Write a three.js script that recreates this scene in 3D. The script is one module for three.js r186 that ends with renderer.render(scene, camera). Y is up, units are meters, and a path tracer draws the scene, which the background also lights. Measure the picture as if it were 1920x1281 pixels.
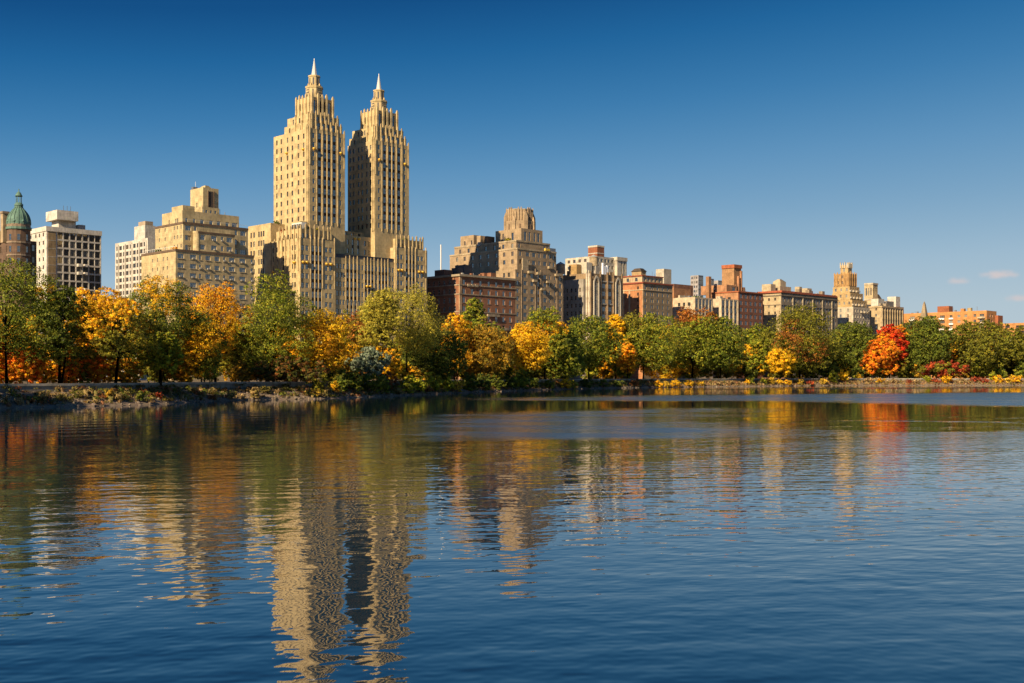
import * as THREE from 'three';
import { mergeGeometries } from 'three/addons/utils/BufferGeometryUtils.js';
import { ImprovedNoise } from 'three/addons/math/ImprovedNoise.js';

// ---------------------------------------------------------------- camera, sky, sun, exposure
const scene = new THREE.Scene();
const EYE = 4.5;                                             // metres above the water
const camera = new THREE.PerspectiveCamera(2 * Math.atan(705 / 2150) * 180 / Math.PI, 1920 / 1410, 0.5, 6000);
camera.position.set(0, EYE, 0);
camera.lookAt(0, EYE, -100);
camera.setViewOffset(1920, 1410, 0, 0, 1920, 1281);          // a level camera with a risen lens: verticals stay upright
const renderer = new THREE.WebGLRenderer();
renderer.toneMapping = THREE.LinearToneMapping;
renderer.toneMappingExposure = 1.8;
renderer.shadowMap.enabled = true;

const A45 = Math.SQRT1_2;
const SUN_ELEVATION = 30 * Math.PI / 180, SUN_OFF_STREET = 10 * Math.PI / 180;
const sunDir = new THREE.Vector3(
  (-Math.cos(SUN_OFF_STREET) + Math.sin(SUN_OFF_STREET)) * A45 * Math.cos(SUN_ELEVATION), Math.sin(SUN_ELEVATION),
  (Math.cos(SUN_OFF_STREET) + Math.sin(SUN_OFF_STREET)) * A45 * Math.cos(SUN_ELEVATION));
const sun = new THREE.DirectionalLight(new THREE.Color().setRGB(1, 0.81, 0.53), 5.0);
sun.position.copy(sunDir).multiplyScalar(900);
sun.castShadow = true;
Object.assign(sun.shadow.camera, { left: -450, right: 450, top: 450, bottom: -450, near: 1, far: 2200 });
sun.shadow.mapSize.set(4096, 4096);
sun.target.position.set(0, 0, -350);
sun.position.add(sun.target.position);
scene.add(sun, sun.target);

const SKY_LEVEL = 1 / 1.8;
const lin = (v) => { v /= 255; return v <= 0.04045 ? v / 12.92 : ((v + 0.055) / 1.055) ** 2.4; };
{
  // clear autumn air: pale at the horizon, deepening quickly to a saturated blue; three wisps of fair-weather cloud low in the north
  const table = [[0, 190, 203, 210], [3, 176, 196, 208], [5, 158, 186, 206], [7.5, 126, 166, 197], [10, 97, 148, 189], [13, 62, 124, 174], [16, 34, 101, 156], [18.5, 21, 80, 135], [25, 16, 69, 125], [40, 14, 64, 120], [90, 13, 60, 114]];
  const W = 4096, H = 2048, data = new Float32Array(W * H * 4);
  const clouds = [[23.05, 4.62, 0.8, 0.19, 1.0], [21.35, 4.4, 0.5, 0.13, 0.75], [24.2, 3.52, 0.95, 0.15, 0.85], [24.9, 4.65, 0.5, 0.14, 0.4], [30.2, 3.65, 1.1, 0.15, 0.55], [31, 4.9, 0.9, 0.2, 0.6], [-31, 14.2, 1.2, 0.3, 0.3], [47, 6, 2.5, 0.4, 0.5], [60, 5, 3, 0.4, 0.5]];
  const pn = new ImprovedNoise();
  for (let row = 0; row < H; row++) {
    const el = ((row + 0.5) / H - 0.5) * 180;
    for (let col = 0; col < W; col++) {
      const round = ((col + 0.5) / W - 0.5) * 2 * Math.PI, az = round + Math.PI / 2;          // 0 straight ahead, positive to the right
      let e = Math.max(el, 0) * (1 - 0.28 * Math.sin(az)), k = 0;
      const toSun = Math.cos(el * Math.PI / 180) * (Math.cos(round) * sunDir.x + Math.sin(round) * sunDir.z) + Math.sin(el * Math.PI / 180) * sunDir.y, aureole = 1 + 2.2 * Math.exp(-((Math.acos(Math.max(-1, Math.min(1, toSun))) / 0.62) ** 2));      // brighter air round the sun
      while (k < table.length - 2 && table[k + 1][0] < e) k++;
      const a = table[k], b = table[k + 1], f = Math.min(1, Math.max(0, (e - a[0]) / (b[0] - a[0]))), i = (row * W + col) * 4;
      let c = [1, 2, 3].map((n) => lin(a[n] + (b[n] - a[n]) * f));
      if (el > 1 && el < 17) {
        const deg = az * 180 / Math.PI;
        for (const [ca, ce, ra, re, s] of clouds) {
          const dx = (deg - ca) / ra, dy = (el - ce) / (el > ce ? re * 1.2 : re * 0.7), q = dx * dx + dy * dy;
          if (q < 3) {
            const m = s * Math.max(0, Math.min(1, 1.2 - q + 0.75 * pn.noise(deg * 2.2, el * 9, ca) + 0.35 * pn.noise(deg * 6, el * 22, ca)));
            c = c.map((v, n) => v + ([0.62, 0.57, 0.58][n] - v) * m);
          }
        }
      }
      c.forEach((v, n) => { data[i + n] = v * SKY_LEVEL * aureole; }); data[i + 3] = 1;
    }
  }
  const sky = new THREE.DataTexture(data, W, H, THREE.RGBAFormat, THREE.FloatType);
  sky.mapping = THREE.EquirectangularReflectionMapping;
  sky.magFilter = sky.minFilter = THREE.LinearFilter;
  sky.needsUpdate = true;
  scene.background = scene.environment = sky;
}

// ---------------------------------------------------------------- helpers
let seedState = 1;
const seed = (n) => { seedState = n * 2654435761 | 0; };
const rnd = () => { seedState = (seedState + 0x6d2b79f5) | 0; let t = Math.imul(seedState ^ (seedState >>> 15), 1 | seedState); t = (t + Math.imul(t ^ (t >>> 7), 61 | t)) ^ t; return ((t ^ (t >>> 14)) >>> 0) / 4294967296; };
const between = (a, b) => a + (b - a) * rnd();
const noise = new ImprovedNoise();
const used = new Map();
const numbered = (name) => { const n = used.get(name) ?? 0; used.set(name, n + 1); return n ? `${name}_${String(n).padStart(3, '0')}` : name; };
const GROUND = 3.0;

function tag(o, label, category, group) { o.userData.label = label; o.userData.category = category; if (group) o.userData.group = group; return o; }
function structure(o, name, label, category) { o.name = numbered(name); o.userData.kind = 'structure'; tag(o, label, category); scene.add(o); o.castShadow = o.receiveShadow = true; return o; }
function thing(name, label, category, x, y, z, turn = 0, group) {
  const g = new THREE.Group(); g.name = numbered(name); g.position.set(x, y, z); g.rotation.y = turn;
  scene.add(g); return tag(g, label, category, group);
}
function part(parent, name, geometry, material, kind) {
  const m = new THREE.Mesh(geometry, material); m.name = name; m.castShadow = m.receiveShadow = true;
  if (kind) m.userData.kind = kind;
  parent.add(m); return m;
}
const rgb = (r, g, b) => new THREE.Color().setRGB(r, g, b);

// collects boxes and quads in metres; uv in metres / 12
class Builder {
  constructor() { this.p = []; this.n = []; this.t = []; this.i = []; }
  quad(a, b, c, d, n) {
    const k = this.p.length / 3, ax = Math.abs(n[0]), ay = Math.abs(n[1]), az = Math.abs(n[2]);
    for (const v of [a, b, c, d]) {
      this.p.push(...v); this.n.push(...n);
      this.t.push(...(ay > 0.7 ? [v[0] / 12, v[2] / 12] : ax > az ? [v[2] / 12, v[1] / 12] : [v[0] / 12, v[1] / 12]));
    }
    this.i.push(k, k + 1, k + 2, k, k + 2, k + 3);
  }
  box(x0, x1, y0, y1, z0, z1) {
    this.quad([x0, y0, z1], [x1, y0, z1], [x1, y1, z1], [x0, y1, z1], [0, 0, 1]);
    this.quad([x1, y0, z0], [x0, y0, z0], [x0, y1, z0], [x1, y1, z0], [0, 0, -1]);
    this.quad([x0, y0, z0], [x0, y0, z1], [x0, y1, z1], [x0, y1, z0], [-1, 0, 0]);
    this.quad([x1, y0, z1], [x1, y0, z0], [x1, y1, z0], [x1, y1, z1], [1, 0, 0]);
    this.quad([x0, y1, z1], [x1, y1, z1], [x1, y1, z0], [x0, y1, z0], [0, 1, 0]);
    this.quad([x0, y0, z0], [x1, y0, z0], [x1, y0, z1], [x0, y0, z1], [0, -1, 0]);
    return this;
  }
  // upright prism over a polygon given as [x, z] pairs; the outline may be scaled at the top about (cx, cz)
  prism(points, y0, y1, s = 1, cx = 0, cz = 0) {
    const area = points.reduce((a, p, k) => { const q = points[(k + 1) % points.length]; return a + p[0] * q[1] - q[0] * p[1]; }, 0);
    const ps = area > 0 ? points.slice().reverse() : points, top = ps.map(([x, z]) => [cx + (x - cx) * s, cz + (z - cz) * s]);
    ps.forEach((p, k) => {
      const j = (k + 1) % ps.length, q = ps[j], nx = -(q[1] - p[1]), nz = q[0] - p[0], l = Math.hypot(nx, nz) || 1;
      this.quad([p[0], y0, p[1]], [q[0], y0, q[1]], [top[j][0], y1, top[j][1]], [top[k][0], y1, top[k][1]], [nx / l, 0, nz / l]);
    });
    for (let k = 1; k < ps.length - 1; k++) {
      const b = this.p.length / 3;
      for (const v of [top[0], top[k], top[k + 1]]) { this.p.push(v[0], y1, v[1]); this.n.push(0, 1, 0); this.t.push(v[0] / 12, v[1] / 12); }
      this.i.push(b, b + 1, b + 2);
    }
    return this;
  }
  geometry() {
    const g = new THREE.BufferGeometry();
    g.setAttribute('position', new THREE.Float32BufferAttribute(this.p, 3));
    g.setAttribute('normal', new THREE.Float32BufferAttribute(this.n, 3));
    g.setAttribute('uv', new THREE.Float32BufferAttribute(this.t, 2));
    g.setIndex(this.i);
    return g;
  }
}
const octagon = (cx, cz, r, n = 8) => Array.from({ length: n }, (_, k) => { const a = (k + 0.5) / n * 2 * Math.PI; return [cx + r * Math.cos(a), cz + r * Math.sin(a)]; });

function dataTexture(size, fill, srgb) {
  const d = new Uint8Array(size * size * 4);
  for (let y = 0; y < size; y++) for (let x = 0; x < size; x++) { const c = fill(x, y), i = (y * size + x) * 4; d[i] = c[0]; d[i + 1] = c[1]; d[i + 2] = c[2]; d[i + 3] = 255; }
  const t = new THREE.DataTexture(d, size, size);
  t.wrapS = t.wrapT = THREE.RepeatWrapping; t.magFilter = THREE.LinearFilter; t.minFilter = THREE.LinearFilter;
  if (srgb) t.colorSpace = THREE.SRGBColorSpace;
  t.needsUpdate = true; return t;
}
// tileable noise, period p cells across the texture
const tiled = (x, y, p, z) => {
  const u = x * p, v = y * p, fx = x, fy = y;
  return noise.noise(u, v, z) * (1 - fx) * (1 - fy) + noise.noise(u - p, v, z) * fx * (1 - fy) + noise.noise(u, v - p, z) * (1 - fx) * fy + noise.noise(u - p, v - p, z) * fx * fy;
};
seed(77);
// masonry: courses of slightly different brick, rain streaks and soot blotches (12 m square)
const masonryMap = (() => {
  const S = 512, course = Array.from({ length: 160 }, () => between(-10, 10)), grain = Array.from({ length: S * S }, () => between(-9, 9));
  return dataTexture(S, (x, y) => {
    const u = x / S, v = y / S, row = Math.floor(v * 160);
    const streak = 60 * Math.min(0, tiled(u, v * 0.12, 40, 3.3) - 0.02), blotch = 44 * tiled(u, v, 5, 1.7) + 30 * tiled(u, v, 13, 5.1);
    const c = 226 + course[row] + grain[y * S + x] + streak + blotch;
    return [c, c * (0.995 + 0.02 * tiled(u, v, 7, 9.2)), c * (0.99 + 0.03 * tiled(u, v, 9, 4.2))].map((q) => Math.max(0, Math.min(255, q)));
  }, true);
})();
const groundMap = (() => {
  const S = 512, grain = Array.from({ length: S * S }, () => between(-26, 26));
  return dataTexture(S, (x, y) => {
    const u = x / S, v = y / S, b = 200 + 40 * tiled(u, v, 6, 2.2) + 50 * tiled(u, v, 22, 8.8) + 45 * tiled(u, v, 70, 3.9) + grain[y * S + x];
    return [b, b * (0.95 + 0.12 * tiled(u, v, 11, 6)), b * 0.92].map((q) => Math.max(0, Math.min(255, q)));
  }, true);
})();
const masonry = (r, g, b, rough = 0.9) => new THREE.MeshStandardMaterial({ color: rgb(r * 0.87, g * 0.83, b * 0.76), roughness: rough, map: masonryMap });
const plain = (r, g, b, rough = 0.7, metal = 0) => new THREE.MeshStandardMaterial({ color: rgb(r, g, b), roughness: rough, metalness: metal });

// ---------------------------------------------------------------- the reservoir: shoreline, water, bank, ground
// shoreline as [x, distance ahead], along the west side and round the far end
const shorePts = [[-86, 3], [-84, 40], [-80, 80], [-75.5, 120], [-72.1, 152], [-71, 159], [-58.1, 176], [-50.8, 210], [-37.7, 225], [-25.5, 261], [-14, 302], [6.7, 358], [18, 387], [53.2, 440], [99.1, 484], [159.9, 533], [239.8, 537], [289, 545], [360, 540], [430, 520]];
const shoreCurve = new THREE.CatmullRomCurve3(shorePts.map(([x, d]) => new THREE.Vector3(x, 0, -d)), false, 'centripetal');
const SHORE_N = 620;
const shore = shoreCurve.getSpacedPoints(SHORE_N);
const shoreNormal = shore.map((p, k) => {          // away from the water
  const a = shore[Math.max(0, k - 2)], b = shore[Math.min(SHORE_N, k + 2)], t = b.clone().sub(a).normalize();
  return new THREE.Vector3(t.z, 0, -t.x);
});
// bank height by distance from the waterline
const PROFILE = [[-3, -1], [-0.4, -0.12], [0.25, 0.12], [1.2, 0.5], [2.6, 1.0], [4.4, 1.65], [5.8, 2.05], [6.6, 2.15]];
const bankHeight = (d) => { for (let k = 1; k < PROFILE.length; k++) if (d < PROFILE[k][0]) { const [a, b] = [PROFILE[k - 1], PROFILE[k]]; return a[1] + (b[1] - a[1]) * Math.max(0, (d - a[0]) / (b[0] - a[0])); } return GROUND; };
function shoreDistance(x, z) {
  let best = 1e9, sign = 1;
  for (let k = 0; k <= SHORE_N; k += 1) { const p = shore[k], q = (p.x - x) ** 2 + (p.z - z) ** 2; if (q < best) { best = q; sign = (x - p.x) * shoreNormal[k].x + (z - p.z) * shoreNormal[k].z >= 0 ? 1 : -1; } }
  return Math.sqrt(best) * sign;
}
const groundAt = (x, z) => { const d = shoreDistance(x, z); return d > 6.6 ? GROUND : bankHeight(d); };

{ // water
  seed(5);
  // a tile of wind ripples: many short waves, crests mostly square to the breeze that blows down the lake
  const S = 1024, T = 26, waves = [];
  let power = 0;
  for (let k = 0; k < 110; k++) {
    const len = 0.2 * Math.pow(10, rnd() * 0.92), dir = Math.PI / 2 + 0.35 + (rnd() + rnd() + rnd() - 1.5) * 1.25, n = T / len;
    const kx = Math.round(n * Math.cos(dir)), ky = Math.round(n * Math.sin(dir));
    const slope = Math.pow(len, 0.12) * between(0.5, 1);
    waves.push([kx, ky, slope, rnd() * 6.283]); power += slope * slope / 2;
  }
  const sx = new Float32Array(S * S), sy = new Float32Array(S * S);
  for (const [kx, ky, slope, ph] of waves) {
    const l = Math.hypot(kx, ky), ax = slope * kx / l, ay = slope * ky / l;
    const cx = new Float32Array(S), sxn = new Float32Array(S), cy = new Float32Array(S), syn = new Float32Array(S);
    for (let i = 0; i < S; i++) { const a = 2 * Math.PI * kx * i / S + ph, b = 2 * Math.PI * ky * i / S; cx[i] = Math.cos(a); sxn[i] = Math.sin(a); cy[i] = Math.cos(b); syn[i] = Math.sin(b); }
    for (let y = 0, o = 0; y < S; y++) for (let x = 0; x < S; x++, o++) { const c = cx[x] * cy[y] - sxn[x] * syn[y]; sx[o] += ax * c; sy[o] += ay * c; }
  }
  const rms = Math.sqrt(power), enc = (s) => Math.max(0, Math.min(255, 127.5 + 127.5 * s / (rms * 3.2)));
  const ripple = dataTexture(S, (x, y) => [enc(-sx[y * S + x]), enc(-sy[y * S + x]), 255]);
  const SMAX = 3.2;                                // texture full scale in units of the ripple slope
  // long low undulations that never repeat, and the wake of a bird, as geometry
  const swell = [];
  for (let k = 0; k < 26; k++) { const len = 1.6 * Math.pow(5, rnd()), dir = Math.PI / 2 + 0.35 + (rnd() + rnd() - 1) * 1.1; swell.push([2 * Math.PI / len * Math.cos(dir), 2 * Math.PI / len * Math.sin(dir), between(0.4, 1) * 0.0021, rnd() * 6.283, len]); }
  const wake = [[27, 110.5], [29.5, 113], [31, 114.8], [33.5, 115.6], [37, 115.3], [42, 113.8], [48, 112]];
  const wakeSlope = (x, d) => {
    let best = 1e9, bx = 0, bd = 0;
    for (let k = 1; k < wake.length; k++) {
      const [ax, ay] = wake[k - 1], [cx, cy] = wake[k], ux = cx - ax, uy = cy - ay, t = Math.max(0, Math.min(1, ((x - ax) * ux + (d - ay) * uy) / (ux * ux + uy * uy))), ex = x - ax - ux * t, ey = d - ay - uy * t, q = ex * ex + ey * ey;
      if (q < best) { best = q; bx = ex; bd = ey; }
    }
    const s = Math.sqrt(best), g = Math.exp(-best / 0.5) * 0.09;
    return s > 3 ? [0, 0] : [bx * -g, bd * -g];
  };
  // how strongly the breeze ruffles the water, place by place (1 = the light ripple of the near water)
  const inside = (poly, x, d) => { let c = false; for (let i = 0, j = poly.length - 1; i < poly.length; j = i++) { const [xi, yi] = poly[i], [xj, yj] = poly[j]; if ((yi > d) !== (yj > d) && x < (xj - xi) * (d - yi) / (yj - yi) + xi) c = !c; } return c; };
  const gustFar = [[-8, 213], [23, 205], [48, 205], [62, 188], [74, 168], [110, 160], [200, 230], [240, 330], [136, 314], [71, 285], [29, 262], [-6, 231]];
  const gustShore = [[40, 352], [120, 395], [200, 425], [280, 450], [290, 520], [215, 470], [130, 440], [60, 385]];
  const gustNear = [[-10.6, 112], [-9.6, 129], [2.7, 146], [17, 156], [32, 162], [23, 136], [17.5, 116], [20, 103], [22, 94], [16, 84], [1.5, 79], [-6.7, 79]];
  const gustLeft = [[-26, 84], [-18, 90], [-12, 86], [-18, 80]];
  const streak = (x, d, s) => noise.noise(x / (9 * s), d / (3.2 * s), 3.7 * s) + 0.5 * noise.noise(x / (3.5 * s), d / (1.4 * s), 9.1 * s);
  const gusts = [[gustFar, 4.6], [gustShore, 3.4], [gustNear, 4.2], [gustLeft, 2.4]].map(([poly, v]) => ({ poly, v, x0: Math.min(...poly.map((p) => p[0])) - 8, x1: Math.max(...poly.map((p) => p[0])) + 8, d0: Math.min(...poly.map((p) => p[1])) - 14, d1: Math.max(...poly.map((p) => p[1])) + 14 }));
  const ruffle = (x, d) => {
    const bearing = x / Math.max(d, 1);
    let r;
    if (d > 165) r = 0.34;
    else if (d > 92) r = bearing < 0.17 ? 0.30 : 0.42;
    else if (d > 74) r = 0.55 + Math.max(0, bearing + 0.05) * 3;
    else { const right = THREE.MathUtils.smoothstep(bearing, 0.02, 0.3); r = THREE.MathUtils.lerp(0.95, 1.5, right * THREE.MathUtils.smoothstep(d, 14, 40)); }
    r *= 1 + 0.25 * streak(x, d, 2.5);
    for (const g of gusts) {
      if (x < g.x0 || x > g.x1 || d < g.d0 || d > g.d1) continue;
      const jx = x + 3.5 * streak(x, d, 1), jd = d + (1.4 + d * 0.02) * streak(x + 40, d, 1.4 + d * 0.01), w = 0.6 + d * 0.012;
      let n = 0; for (let k = 0; k < 9; k++) if (inside(g.poly, jx + ((k % 3) - 1) * 3 * w, jd + (Math.floor(k / 3) - 1) * w)) n++;
      if (n) r = THREE.MathUtils.lerp(r, g.v * (0.85 + 0.35 * streak(x, d, 2.2)), n / 9);
    }
    return Math.max(0.2, r);
  };
  const xs = [], ds = [];
  for (let x = -240; x < -64; x += 8) xs.push(x);
  for (let x = -64; x < 64; x += 0.5) xs.push(x);
  for (let x = 64; x <= 330; x += 2) xs.push(x);
  xs.push(380, 440);
  for (let d = -6; d < 10; d += 4) ds.push(d);
  for (let d = 10; d < 140; d += 0.5) ds.push(d);
  for (let d = 140; d <= 470; d += 2) ds.push(d);
  for (let d = 480; d <= 600; d += 12) ds.push(d);
  const nx = xs.length, nd = ds.length, pos = new Float32Array(nx * nd * 3), nor = new Float32Array(nx * nd * 3), uv = new Float32Array(nx * nd * 2);
  let o = 0;
  for (const d of ds) for (const x of xs) {
    let hx = 0, hd = 0;
    if (x > -70 && x < 70 && d > 9 && d < 139) {
      for (const [kx, kd, s, ph, len] of swell) if (len > 1.4 + d * 0.02) { const c = s * Math.cos(kx * x + kd * d + ph), l = Math.hypot(kx, kd); hx += c * kx / l; hd += c * kd / l; }
      const w = x > 22 && d > 105 && d < 122 ? wakeSlope(x, d) : [0, 0]; hx += w[0]; hd += w[1];
    }
    const l = Math.hypot(hx, 1, hd);
    pos.set([x, 0, -d], o * 3); nor.set([-hx / l, 1 / l, hd / l], o * 3); uv.set([x / T, d / T], o * 2); o++;
  }
  const LEVELS = [0.22, 0.34, 0.5, 0.7, 0.95, 1.3, 1.75, 2.4, 3.3, 4.5, 6.2], cells = LEVELS.map(() => []);
  for (let j = 0; j < nd - 1; j++) for (let i = 0; i < nx - 1; i++) {
    const r = ruffle((xs[i] + xs[i + 1]) / 2, (ds[j] + ds[j + 1]) / 2);
    let b = 0; LEVELS.forEach((v, k) => { if (Math.abs(Math.log(v / r)) < Math.abs(Math.log(LEVELS[b] / r))) b = k; });
    const p = j * nx + i; cells[b].push(p, p + 1, p + nx + 1, p, p + nx + 1, p + nx);
  }
  const g = new THREE.BufferGeometry();
  g.setAttribute('position', new THREE.BufferAttribute(pos, 3)); g.setAttribute('normal', new THREE.BufferAttribute(nor, 3)); g.setAttribute('uv', new THREE.BufferAttribute(uv, 2));
  const index = new Uint32Array(cells.reduce((a, c) => a + c.length, 0));
  let at = 0;
  cells.forEach((c, k) => { for (let q = 0; q < c.length; q++) index[at + q] = c[q]; g.addGroup(at, c.length, k); at += c.length; });
  g.setIndex(new THREE.BufferAttribute(index, 1));
  const RIPPLE_SLOPE = 0.0135;
  // where a gust roughens the water with wavelets too fine to draw, the wavelets are the surface's roughness
  const mats = LEVELS.map((v) => { const a = Math.min(v, 1.6) * RIPPLE_SLOPE * SMAX; return new THREE.MeshPhysicalMaterial({ color: rgb(0.006, 0.018, 0.032), roughness: v < 1.6 ? 0.02 : Math.min(0.27, 0.02 + 0.07 * (v - 1)), ior: 2.1, normalMap: ripple, normalScale: new THREE.Vector2(a, a) }); });
  structure(new THREE.Mesh(g, mats), 'water', 'blue rippled reservoir water reflecting towers and trees', 'water');
}

const bankMaterial = new THREE.MeshStandardMaterial({ color: rgb(0.26, 0.205, 0.145), roughness: 0.95, map: groundMap });
const stoneMaterial = new THREE.MeshStandardMaterial({ color: rgb(0.32, 0.28, 0.22), roughness: 0.92, map: groundMap });
for (const [from, to, material, label] of [[0, 350, bankMaterial, 'weedy reservoir bank below the near trees'], [350, SHORE_N, bankMaterial, 'tan stony reservoir bank round the far end']]) { // bank: an uneven stony slope all along the shore
  const pos = [], uv = [], idx = [], rows = [];
  for (let k = 1; k < PROFILE.length; k++) { const n = k < 2 ? 1 : 4; for (let q = 0; q < n; q++) { const f = q / n; rows.push([PROFILE[k - 1][0] + (PROFILE[k][0] - PROFILE[k - 1][0]) * f, PROFILE[k - 1][1] + (PROFILE[k][1] - PROFILE[k - 1][1]) * f]); } }
  rows.push([6.7, 2.15]);
  for (let k = from; k <= to; k++) rows.forEach(([d, y], r) => {
    const p = shore[k], n = shoreNormal[k], s = k * 1.35, rough = d > -0.5 && d < 6.4 ? 0.16 * noise.noise(s * 1.1, d * 1.3, 2) + 0.1 * noise.noise(s * 2.3, d * 2.9, 7) + 0.2 * noise.noise(s * 0.13, d * 0.3, 4) : 0;
    pos.push(p.x + n.x * (d + rough), y + rough, p.z + n.z * (d + rough)); uv.push(s / 6, d / 6);
  });
  const R = rows.length;
  for (let k = 0; k < to - from; k++) for (let r = 0; r < R - 1; r++) { const a = k * R + r; idx.push(a, a + R, a + R + 1, a, a + R + 1, a + 1); }
  const g = new THREE.BufferGeometry();
  g.setAttribute('position', new THREE.Float32BufferAttribute(pos, 3)); g.setAttribute('uv', new THREE.Float32BufferAttribute(uv, 2)); g.setIndex(idx);
  const ng = g.toNonIndexed(); ng.computeVertexNormals();
  structure(new THREE.Mesh(ng, material), 'shore_bank', label, 'bank');
}
{ // low retaining wall with coping that carries the running path
  const wall = thing('retaining_wall', 'long low stone wall with coping along the top of the bank', 'wall', 0, 0, 0);
  const strip = (d0, d1, y0, y1, n0, n1) => {
    const b = new Builder();
    for (let k = n0; k < n1; k++) {
      const at = (j, d, y) => [shore[j].x + shoreNormal[j].x * d, y, shore[j].z + shoreNormal[j].z * d], n = shoreNormal[k];
      b.quad(at(k, d0, y0), at(k + 1, d0, y0), at(k + 1, d0, y1), at(k, d0, y1), [-n.x, 0, -n.z]);
      b.quad(at(k, d0, y1), at(k + 1, d0, y1), at(k + 1, d1, y1), at(k, d1, y1), [0, 1, 0]);
      b.quad(at(k, d1, y0), at(k + 1, d1, y0), at(k + 1, d1, y1), at(k, d1, y1), [n.x, 0, n.z]);
    }
    return b.geometry();
  };
  part(wall, 'wall_face', strip(6.6, 7.05, 1.9, 3.0, 0, SHORE_N), masonry(0.31, 0.28, 0.24));
  part(wall, 'coping', strip(6.48, 7.18, 3.0, 3.36, 0, SHORE_N), masonry(0.44, 0.40, 0.34));
}
{ // ground: park soil and leaf litter to the horizon, cut out round the reservoir; running path behind the wall
  const rim = shore.filter((_, k) => k % 3 === 0).map((p, i) => { const n = shoreNormal[i * 3]; return new THREE.Vector2(p.x + n.x * 6.7, p.z + n.z * 6.7); });
  const hole = new THREE.Path([...rim, new THREE.Vector2(470, -300), new THREE.Vector2(420, -3), new THREE.Vector2(-95, -3)]);
  const shape = new THREE.Shape([new THREE.Vector2(-3000, -4000), new THREE.Vector2(3000, -4000), new THREE.Vector2(3000, 1500), new THREE.Vector2(-3000, 1500)]);
  shape.holes.push(hole);
  const g = new THREE.ShapeGeometry(shape), p = g.attributes.position, uv = g.attributes.uv, nn = g.attributes.normal;
  for (let k = 0; k < p.count; k++) { const x = p.getX(k), z = p.getY(k); p.setXYZ(k, x, GROUND - 0.02, z); uv.setXY(k, x / 9, z / 9); nn.setXYZ(k, 0, 1, 0); }
  g.index.array.reverse();
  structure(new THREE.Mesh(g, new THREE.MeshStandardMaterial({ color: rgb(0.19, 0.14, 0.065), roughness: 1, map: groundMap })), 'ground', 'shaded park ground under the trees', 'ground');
  const b = new Builder();
  for (let k = 0; k < SHORE_N; k++) { const at = (j, d) => [shore[j].x + shoreNormal[j].x * d, GROUND, shore[j].z + shoreNormal[j].z * d]; b.quad(at(k, 7.2), at(k + 1, 7.2), at(k + 1, 10), at(k, 10), [0, 1, 0]); }
  structure(new THREE.Mesh(b.geometry(), new THREE.MeshStandardMaterial({ color: rgb(0.3, 0.24, 0.17), roughness: 1, map: groundMap })), 'path', 'tan cinder running path behind the low wall', 'path');
  // near shore under the camera, out of the picture
  const near = new Builder(); near.box(-95, 420, 0.4, GROUND - 0.06, -3, 0.5);
  structure(new THREE.Mesh(near.geometry(), bankMaterial), 'near_bank', 'bank of the reservoir below the viewpoint', 'bank');
}

// ---------------------------------------------------------------- buildings along the avenue beyond the trees
// The avenue runs 45 degrees away to the right. A building's own axes: x along the avenue, z towards it, y up from the street.
const CORNER = new THREE.Vector3(-77.4, GROUND, -418);
const alongAvenue = (s, z) => [CORNER.x + A45 * (s + z), GROUND, CORNER.z + A45 * (z - s)];
const glassDark = new THREE.MeshPhysicalMaterial({ color: rgb(0.022, 0.025, 0.03), roughness: 0.06, ior: 2.33 });
const glassClear = new THREE.MeshPhysicalMaterial({ color: rgb(0.022, 0.025, 0.03), roughness: 0.03, ior: 2.33 });
const glassBlind = new THREE.MeshPhysicalMaterial({ color: rgb(0.20, 0.185, 0.15), roughness: 0.12, ior: 1.6 });
const glassShade = new THREE.MeshPhysicalMaterial({ color: rgb(0.09, 0.065, 0.045), roughness: 0.1, ior: 1.8 });
const frameDark = plain(0.07, 0.055, 0.045, 0.6), frameWhite = plain(0.36, 0.34, 0.31, 0.6), frameBronze = plain(0.16, 0.12, 0.08, 0.5);
const windowCache = new Map();
function windowGeometry(w, h, panes, rail) {
  w = Math.round(w * 10) / 10; h = Math.round(h * 10) / 10;
  const key = [w, h, panes, rail].join();
  if (!windowCache.has(key)) {
    const b = new Builder();
    b.quad([-w / 2, 0, 0], [w / 2, 0, 0], [w / 2, h, 0], [-w / 2, h, 0], [0, 0, 1]);
    const f = Math.min(0.09, w * 0.08), d = 0.07;
    b.box(-w / 2, -w / 2 + f, 0, h, 0.01, d); b.box(w / 2 - f, w / 2, 0, h, 0.01, d);
    b.box(-w / 2 + f, w / 2 - f, 0, f, 0.01, d); b.box(-w / 2 + f, w / 2 - f, h - f, h, 0.01, d);
    if (rail) b.box(-w / 2 + f, w / 2 - f, h * 0.5 - f / 2, h * 0.5 + f / 2, 0.01, d * 0.8);
    for (let k = 1; k < panes; k++) { const x = -w / 2 + w * k / panes; b.box(x - f / 2, x + f / 2, f, h - f, 0.01, d * 0.9); }
    const g = b.geometry(); g.addGroup(0, 6, 0); g.addGroup(6, b.i.length - 6, 1);
    windowCache.set(key, g);
  }
  return windowCache.get(key);
}
const unitBoxCache = new Map();
const boxGeometry = (w, h, d) => { const key = [w, h, d].map((v) => v.toFixed(2)).join(); if (!unitBoxCache.has(key)) unitBoxCache.set(key, new Builder().box(-w / 2, w / 2, 0, h, -d / 2, d / 2).geometry()); return unitBoxCache.get(key); };
const finialCache = new Map();
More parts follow.
